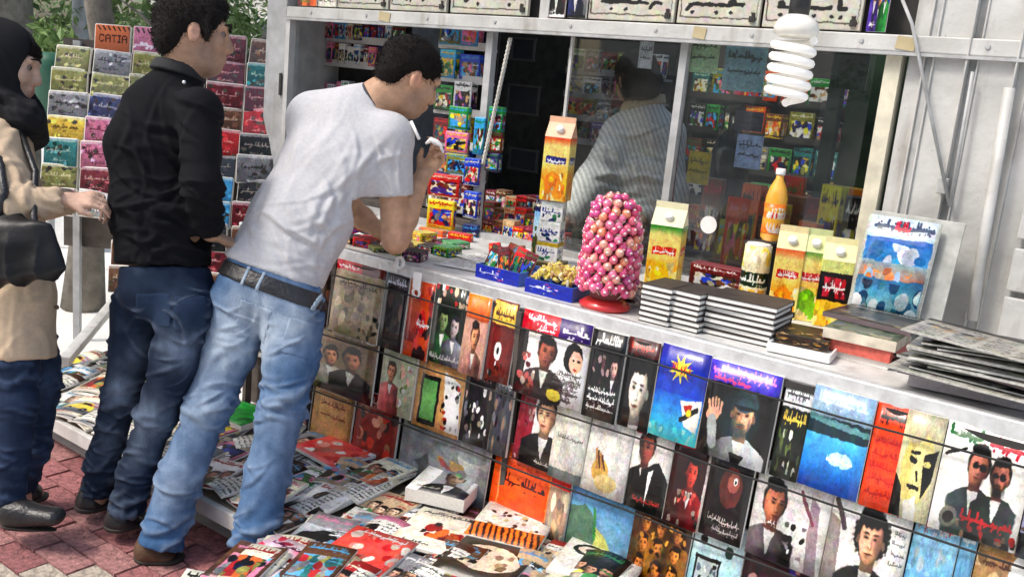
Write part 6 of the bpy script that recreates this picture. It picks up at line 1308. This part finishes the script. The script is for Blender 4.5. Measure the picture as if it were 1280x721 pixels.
# ---- the man in the black shirt ------------------------------------------------------------
def man_black():
    hipc = at(208, 358, 3.12); T = thing('person', 'man in a black shirt and dark jeans standing beside the woman in the headscarf', 'person'); SC = 1.12
    side = nrm(CR*.9+CF*.42)
    hL, hR = at(172, 385, 3.2), at(232, 388, 3.08)
    L1, R1 = at(165, 440, 3.2), at(218, 455, 3.08); kL, kR = at(150, 500, 3.22), at(196, 520, 3.1); cL, cR = at(128, 580, 3.25), at(170, 590, 3.13); eL, eR = at(119, 626, 3.27), at(157, 645, 3.16)
    mid = at(205, 265, 3.13); ch = at(205, 185, 3.14); up = at(207, 135, 3.15)
    sL, sR = at(184, 132, 3.2), at(250, 138, 3.02); nk = at(226, 96, 3.14); hc = at(244, 47, 3.12)
    elR = at(252, 232, 2.97); wrR = at(262, 292, 3.1); elL = at(162, 240, 3.35); wrL = at(215, 290, 3.45)
    F = pgrid([hc, eL, eR, elR, sL, sR, wrL, wrR], .19, .0058)
    fwd = nrm(CR*.93+CF*.34-CU*.08); upv = nrm(CU*.99+CR*.03); P, M = head(F, hc, fwd, upv, SC)
    F.chain([nk-CU*.03, nk, P(0, -.03, -.04)], [.062, .06, .058], .03)
    F.flat(hipc, mid, (.11, .08), (.12, .08), side, .05); F.flat(mid, up, (.12, .08), (.13, .08), side, .05); F.cap(sL, sR, .05, .05, .05)
    for a, k, b in ((hL, kL, eL), (hR, kR, eR)): F.cap(a, k, .07, .05, .03); F.cap(k, b, .05, .035, .02)
    for a, e, w in ((sR, elR, wrR), (sL, elL, wrL)): F.cap(a, e, .045, .038, .02); F.cap(e, w, .038, .027, .015)
    hand(F, wrR, nrm(CR*.8-CU*.35+CF*.3), nrm(CU*.7+CR*.4), .55, 1.05, -1); hand(F, wrL, nrm(CR+CF*.2), nrm(CU), .5, 1., 1)
    V, Q = F.mesh(2); c = skin_cols(V, (.40, .235, .15), [(P(0, .09, -.055), .02, (.36, .16, .12)), (P(0, .04, -.08), .045, (.16, .11, .09)), (P(.06, .03, -.05), .04, (.25, .16, .12)), (P(.084, 0, 0), .03, (.52, .28, .2))])
    np_obj('body', V, Q, M_SK, T, c); eyes(P, M, T, SC)
    H = hair_field(P, M, SC, [(0, -.016, .05, .084, .105, .09), (0, -.062, .0, .07, .055, .07), (0, .04, .1, .058, .045, .034), (.074, .028, .012, .012, .014, .04)], [(0, .116, -.005, .09, .074, .088), (.092, .0, -.035, .03, .034, .05), (-.09, .01, -.035, .035, .04, .05)])
    hair_obj(H, T, 2., .005)
    for sx in (-1, 1): MB().tube([tuple(P(sx*.015, .098, .036)), tuple(P(sx*.032, .094, .043)), tuple(P(sx*.052, .078, .036))], [.004, .006, .003], 6).build('eyebrow', M_HAIR, T)
    # shirt with long sleeves
    G = pgrid([hipc, sL, sR, elR, nk, elL, wrR, wrL], .18, .0065)
    G.flat(at(204, 332, 3.12), mid, (.15, .12), (.157, .118), side, .05); G.flat(mid, ch, (.158, .118), (.172, .118), side, .06); G.flat(ch, up, (.172, .115), (.14, .09), side, .06)
    G.cap(sL, sR, .062, .062, .06); G.cap(up, nk, .1, .074, .05)
    for a, e, w in ((sR, elR, wrR), (sL, elL, wrL)): G.chain([a, e, w], [.068, .056, .046], .03); G.cut_in(lerp(e, w, .93), nrm(w-e), .07)
    G.cut(at(204, 332, 3.12), -nrm(CU+CR*.03), .008); G.cut_in(nk+CU*.02+CR*.005, nrm(CU+CR*.25), .11)
    V, Q = G.mesh(2); N = normals(V, Q)
    rs = np.random.RandomState(8); d = creases(V, N, 45, [(at(195, 290, 3.0), .08, 1.2), (at(215, 240, 3.), .07, .8)], rs, .009, .07, .008, CU+CR*.3, .35)+creases(V, N, 36, [(elR, .045, 1.), (lerp(sR, elR, .5), .05, .6), (lerp(elR, wrR, .6), .03, .8)], rs, .007, .045, .0075, CU+CR*.4, .4)
    d += creases(V, N, 34, [(at(175, 200, 3.0), .08, 1.), (at(215, 160, 3.), .06, .8)], rs, .009, .09, .006, CR*.9+CU*.4, .5)+.0025*wob(V, 18, 1.)
    V = V+N*d[:, None]; np_obj('shirt', V, Q, M_CL, T, simple_col(V, (.007, .007, .009), 2.))
    K_ = SF(nk-.15, nk+.15, .0055); K_.cap(up, nk+CU*.05+CR*.01, .112, .074, .05); K_ = K_.band(nk+CU*.02, nrm(CU+CR*.25), .019, .006); V, Q = K_.mesh(1); np_obj('collar', V, Q, mat('black_cotton', (.016, .016, .018), .85), T)
    MB().sph(tuple(at(230, 103, 3.02)), .006, 8).build('button', M_PL, T)
    spots = [(at(170, 450, 3.1), .05, .7), (at(150, 490, 3.15), .05, .7), (at(225, 440, 3.0), .055, .65), (kR-CF*.05, .06, .7), (at(140, 560, 3.15), .06, .5), (at(180, 570, 3.05), .05, .5)]
    tr, TF = trousers(T, 'jeans', (hipc, .15, .12), [([hL, L1, kL, cL, eL], [.09, .07, .058, .052, .05]), ([hR, R1, kR, cR, eR], [.092, .074, .061, .055, .053])], at(205, 338, 3.12), nrm(CU), side, (.012, .022, .046), (.2, .26, .36), spots, 4.2, .0065)
    for px, py in ((238, 392), (192, 388)):
        bb = TF.patch(at(px, py, 3.0), [side, CU, np.cross(side, CU)], [.05, .055, .08], .0022); V, Q = bb.mesh(1)
        if len(V) > 20: np_obj('back_pocket', V, Q, M_CL, T, denim(V, None, (.018, .034, .07), (.2, .27, .38), 4.2, spots))
    shoe(T, 'shoe', at(98, 640, 3.24), at(148, 642, 3.38), M_LEATHER, .046, .11); shoe(T, 'shoe', at(133, 664, 3.13), at(188, 664, 3.26), M_LEATHER, .046, .11)
man_black()

# ---- the woman -----------------------------------------------------------------------------
def woman():
    T = thing('person', 'woman in a black headscarf and beige coat with a black bag at the left edge', 'person'); SC = 1.06
    hc = at(7, 84, 3.1); nk = at(2, 150, 3.12); up = at(0, 185, 3.12); mid = at(8, 290, 3.1); hipc = at(18, 370, 3.1); side = nrm(CR*.6-CF*.8)
    sR = at(-2, 175, 3.0); sL = at(12, 172, 3.26); elR = at(20, 258, 2.92); wrR = at(84, 250, 2.98); elL = at(38, 260, 3.3); wrL = at(92, 250, 3.15)
    hL, hR = at(32, 410, 3.2), at(12, 412, 3.05); kL, kR = at(50, 480, 3.22), at(22, 500, 3.04); eL, eR = at(22, 618, 3.28), at(8, 640, 3.06); cL, cR = at(40, 560, 3.26), at(14, 575, 3.05)
    F = pgrid([hc, eL, eR, elR, wrR, wrL, at(110, 245, 3.0)], .18, .006); fwd = nrm(CR*.95+CF*.2-CU*.22); P, M = head(F, hc, fwd, nrm(CU+CR*.2), SC)
    F.chain([up, nk, P(0, -.03, -.04)], [.06, .052, .05], .03); F.flat(hipc, mid, (.12, .09), (.11, .09), side, .05); F.flat(mid, up, (.11, .09), (.12, .08), side, .05)
    for a, k, b in ((hL, kL, eL), (hR, kR, eR)): F.cap(a, k, .065, .048, .03); F.cap(k, b, .048, .033, .02)
    for a, e, w in ((sR, elR, wrR), (sL, elL, wrL)): F.cap(a, e, .04, .034, .02); F.cap(e, w, .034, .024, .015)
    hand(F, wrR, nrm(CR+CU*.05+CF*.1), nrm(CU*.6-CF*.7), [.5, .6, .7, .8], .95, 1); hand(F, wrL, nrm(CR-CU*.1), nrm(CU), .6, .95, 1)
    F.cap(eR, at(44, 646, 3.04), .036, .03, .02); F.cap(eL, at(44, 618, 3.34), .034, .028, .02)
    V, Q = F.mesh(2); c = skin_cols(V, (.58, .37, .27), [(P(0, .09, -.055), .02, (.5, .2, .16))]); np_obj('body', V, Q, M_SK, T, c); eyes(P, M, T, SC)
    H = hair_field(P, M, SC, [(0, .024, .05, .064, .064, .054)], [(0, .12, -.01, .09, .072, .075)]); hair_obj(H, T, 3., .004, mat('brown_hair', (.018, .011, .008), .7, spec=.2, var=.5, scale=120, bump=.8, bscale=260))
    MB().tube([tuple(P(.015, .1, .036)), tuple(P(.032, .096, .042)), tuple(P(.052, .08, .036))], [.003, .004, .002], 6).build('eyebrow', M_HAIR, T)
    # headscarf: hood, drape over the shoulders, open at the face
    G = pgrid([hc, nk, at(20, 175, 3.1), at(-40, 200, 3.1)], .22, .006)
    G.ell(P(0, -.028, .03), (.1*SC, .115*SC, .115*SC), M, .02); G.cap(P(0, -.05, -.02), nk-CU*.01, .1, .115, .06); G.cap(nk, up+CU*.02, .125, .15, .06); G.cap(nk+CR*.01-CU*.01, at(30, 152, 3.03), .09, .06, .05)
    G.ell(P(0, .125, -.01), (.088*SC, .085*SC, .098*SC), M, .01, 's'); G.ell(P(0, .01, -.01), (.066*SC, .075*SC, .1*SC), M, .005, 's'); G.cut(up-CU*.005, -nrm(CU-CR*.25), .01)
    V, Q = G.mesh(2); N = normals(V, Q); rs = np.random.RandomState(4); V = V+N*(creases(V, N, 40, [(nk, .07, 1.), (at(20, 140, 3.0), .04, 1.)], rs, .009, .08, .009, CU*.8+CR*.45, .4)+creases(V, N, 12, [(hc, .08, 1.)], rs, .009, .08, .004, CR*.7+CU*.5, .4)+.002*wob(V, 25, 1.))[:, None]; np_obj('headscarf', V, Q, M_CL, T, simple_col(V, (.014, .014, .016), 1.))
    # coat
    G = pgrid([up, sR, sL, elR, wrR, wrL, at(20, 450, 3.1)], .2, .0068)
    G.flat(up-CU*.02, mid, (.15, .1), (.13, .105), side, .05); G.flat(mid, hipc, (.125, .1), (.15, .115), side, .06); G.flat(hipc, at(20, 470, 3.1), (.15, .115), (.155, .125), side, .05); G.cap(sL, sR, .06, .06, .05)
    for a, e, w in ((sR, elR, wrR), (sL, elL, wrL)): G.chain([a, e, w], [.062, .056, .042], .03); G.cut_in(lerp(e, w, .9), nrm(w-e), .07)
    G.cut(at(22, 447, 3.1), -nrm(CU), .01); V, Q = G.mesh(2); N = normals(V, Q)
    rs = np.random.RandomState(9); V = V+N*(creases(V, N, 50, [(elR, .05, 1.2), (lerp(elR, wrR, .5), .04, .8), (lerp(sR, elR, .6), .05, .8)], rs, .008, .05, .0075, CU*.7+CR*.6, .5)+creases(V, N, 26, [(at(35, 220, 3.), .07, 1.), (at(35, 410, 3.), .08, .7)], rs, .011, .1, .005, CR, .3)+.002*wob(V, 20, 1.))[:, None]; np_obj('coat', V, Q, M_CL, T, simple_col(V, (.56, .43, .30), 2.))
    for i in range(4): MB().sph(tuple(at(62+3*i, 210+58*i, 3.1-.01*i)), .008, 8, sc=(1, 1, 1)).build('button', mat('horn_button', (.12, .08, .05), .3), T)
    V = None
    tr, TF = trousers(T, 'jeans', (hipc, .14, .11), [([hL, lerp(hL, kL, .5), kL, cL, eL], [.085, .075, .064, .056, .052]), ([hR, lerp(hR, kR, .5), kR, cR, eR], [.085, .072, .06, .054, .05])], at(12, 355, 3.1), nrm(CU), side, (.016, .028, .06), (.1, .15, .26), [(kL-CF*.07, .08, .4), (cL, .08, .25)], 6.1, .005)
    shoe(T, 'shoe', at(2, 656, 3.06), at(84, 655, 3.02), M_LEATHER, .038, .045); shoe(T, 'shoe', at(10, 628, 3.3), at(60, 622, 3.36), M_LEATHER, .038, .045)
    # bag hanging at her side, its strap over the shoulder
    bc = at(20, 318, 2.86); Tb = thing('shoulder_bag', 'glossy black shoulder bag hanging against the beige coat', 'bag')
    G = pgrid([at(0, 235, 2.9), bc-CR*.16-CU*.12, bc+CR*.18+CU*.12], .1, .006); G.flat(bc+CU*.075-CR*.02, bc-CU*.055-CR*.01, (.13, .025), (.17, .04), CR, .03); G.flat(at(2, 250, 2.9), bc+CU*.02-CR*.04, (.045, .02), (.1, .03), CR, .04); V, Q = G.mesh(2); N = normals(V, Q)
    V = V+N*(.009*folds(V, CR*.95+CU*.2, 34, 1.)*np.clip((bc[2]+.08-V[:, 2])*6, 0, 1)+.003*wob(V, 30, 1.))[:, None]; np_obj('pouch', V, Q, mat('glossy_leather', (.006, .006, .007), .42, var=.25, scale=30, bump=.12, bscale=60, spec=.3), Tb)
    MB().tube([tuple(bc+CU*.05-CR*.08), tuple(at(6, 240, 2.86)), tuple(at(-2, 190, 2.93)), tuple(at(-8, 165, 3.0)), tuple(at(-20, 190, 3.12))], .0125, 8).build('strap', M_LEATHER, Tb)
    MB().tube([tuple(bc+CU*.04+CR*.07), tuple(at(42, 270, 2.88)), tuple(at(44, 215, 2.98)), tuple(at(26, 165, 3.0))], .011, 8).build('strap', M_LEATHER, Tb)
woman()

# ---- the vendor behind the glass -----------------------------------------------------------
def vendor():
    T = thing('person', 'vendor in a grey striped shirt seen from behind through the kiosk window', 'person'); D = 4.3
    hipc = at(792, 330, D); mid = at(795, 240, D); up = at(803, 168, D); side = nrm(CR); nk = at(806, 130, D-.02); hc = at(796, 104, D-.02)
    sL, sR = at(776, 172, D), at(832, 170, D+.02); elL = at(742, 226, D-.12); wrL = at(704, 280, D-.22); elR = at(838, 240, D); wrR = at(800, 280, D-.15)
    F = pgrid([hc, hipc, elL, wrL, elR, sR, hipc-CU*.25], .22, .0075); P, M = head(F, hc, nrm(CF*.85-CR*.35-CU*.3), nrm(CU+CF*.3-CR*.15), 1.05)
    F.chain([up, nk, P(0, -.03, -.03)], [.07, .06, .055], .03); F.flat(hipc, mid, (.15, .11), (.14, .1), side, .05); F.flat(mid, up, (.14, .1), (.15, .09), side, .05)
    F.cap(hipc, hipc-CU*.25, .14, .11, .04)
    for a, e, w in ((sR, elR, wrR), (sL, elL, wrL)): F.cap(a, e, .045, .04, .02); F.cap(e, w, .04, .028, .015)
    hand(F, wrL, nrm(-CR-CU*.4), nrm(CU), .5, 1., 1); hand(F, wrR, nrm(-CR), nrm(CU), .5, 1., 1)
    V, Q = F.mesh(2); np_obj('body', V, Q, M_SK, T, skin_cols(V, (.4, .24, .16), [])); H = hair_field(P, M, 1.05, [(0, -.016, .05, .084, .102, .088), (0, -.035, -.02, .088, .09, .1)], [(0, .12, -.015, .09, .075, .08)], .006); hair_obj(H, T, 4.)
    G = pgrid([hipc, sL, sR, elL, wrL, elR, wrR, nk], .2, .0075)
    G.flat(hipc-CU*.1, mid, (.2, .14), (.19, .14), side, .05); G.flat(mid, up, (.195, .14), (.15, .11), side, .06); G.cap(sL, sR, .085, .085, .06); G.cap(up, nk, .12, .085, .05)
    for a, e, w in ((sR, elR, wrR), (sL, elL, wrL)): G.chain([a, e, w], [.085, .075, .055], .04); G.cut_in(lerp(e, w, .9), nrm(w-e), .08)
    G.cut_in(nk+CU*.01, nrm(hc-nk), .12); V, Q = G.mesh(2); N = normals(V, Q)
    rs = np.random.RandomState(3); V = V+N*(creases(V, N, 40, [(at(765, 200, D-.15), .08, 1.), (at(790, 240, D-.15), .09, 1.)], rs, .012, .1, .01, CR*.6+CU*.7, .5)+.003*wob(V, 14, 1.))[:, None]
    st = (np.sin(((V-hipc)@nrm(CR*.9+CU*.28)+.01*wob(V, 8, 1.))*2*math.pi/.02) > .1)[:, None]
    c = np.where(st, np.array([.8, .8, .79]), np.array([.48, .49, .5])); np_obj('shirt', V, Q, M_CL, T, c)
    K_ = SF(nk-.16, nk+.16, .006); K_.cap(up, nk+CU*.03, .128, .088, .05); K_ = K_.band(nk, nrm(hc-nk+CU*.1), .02, .004); V, Q = K_.mesh(1); np_obj('collar', V, Q, mat('beige_collar', (.5, .42, .28), .9), T)
vendor()
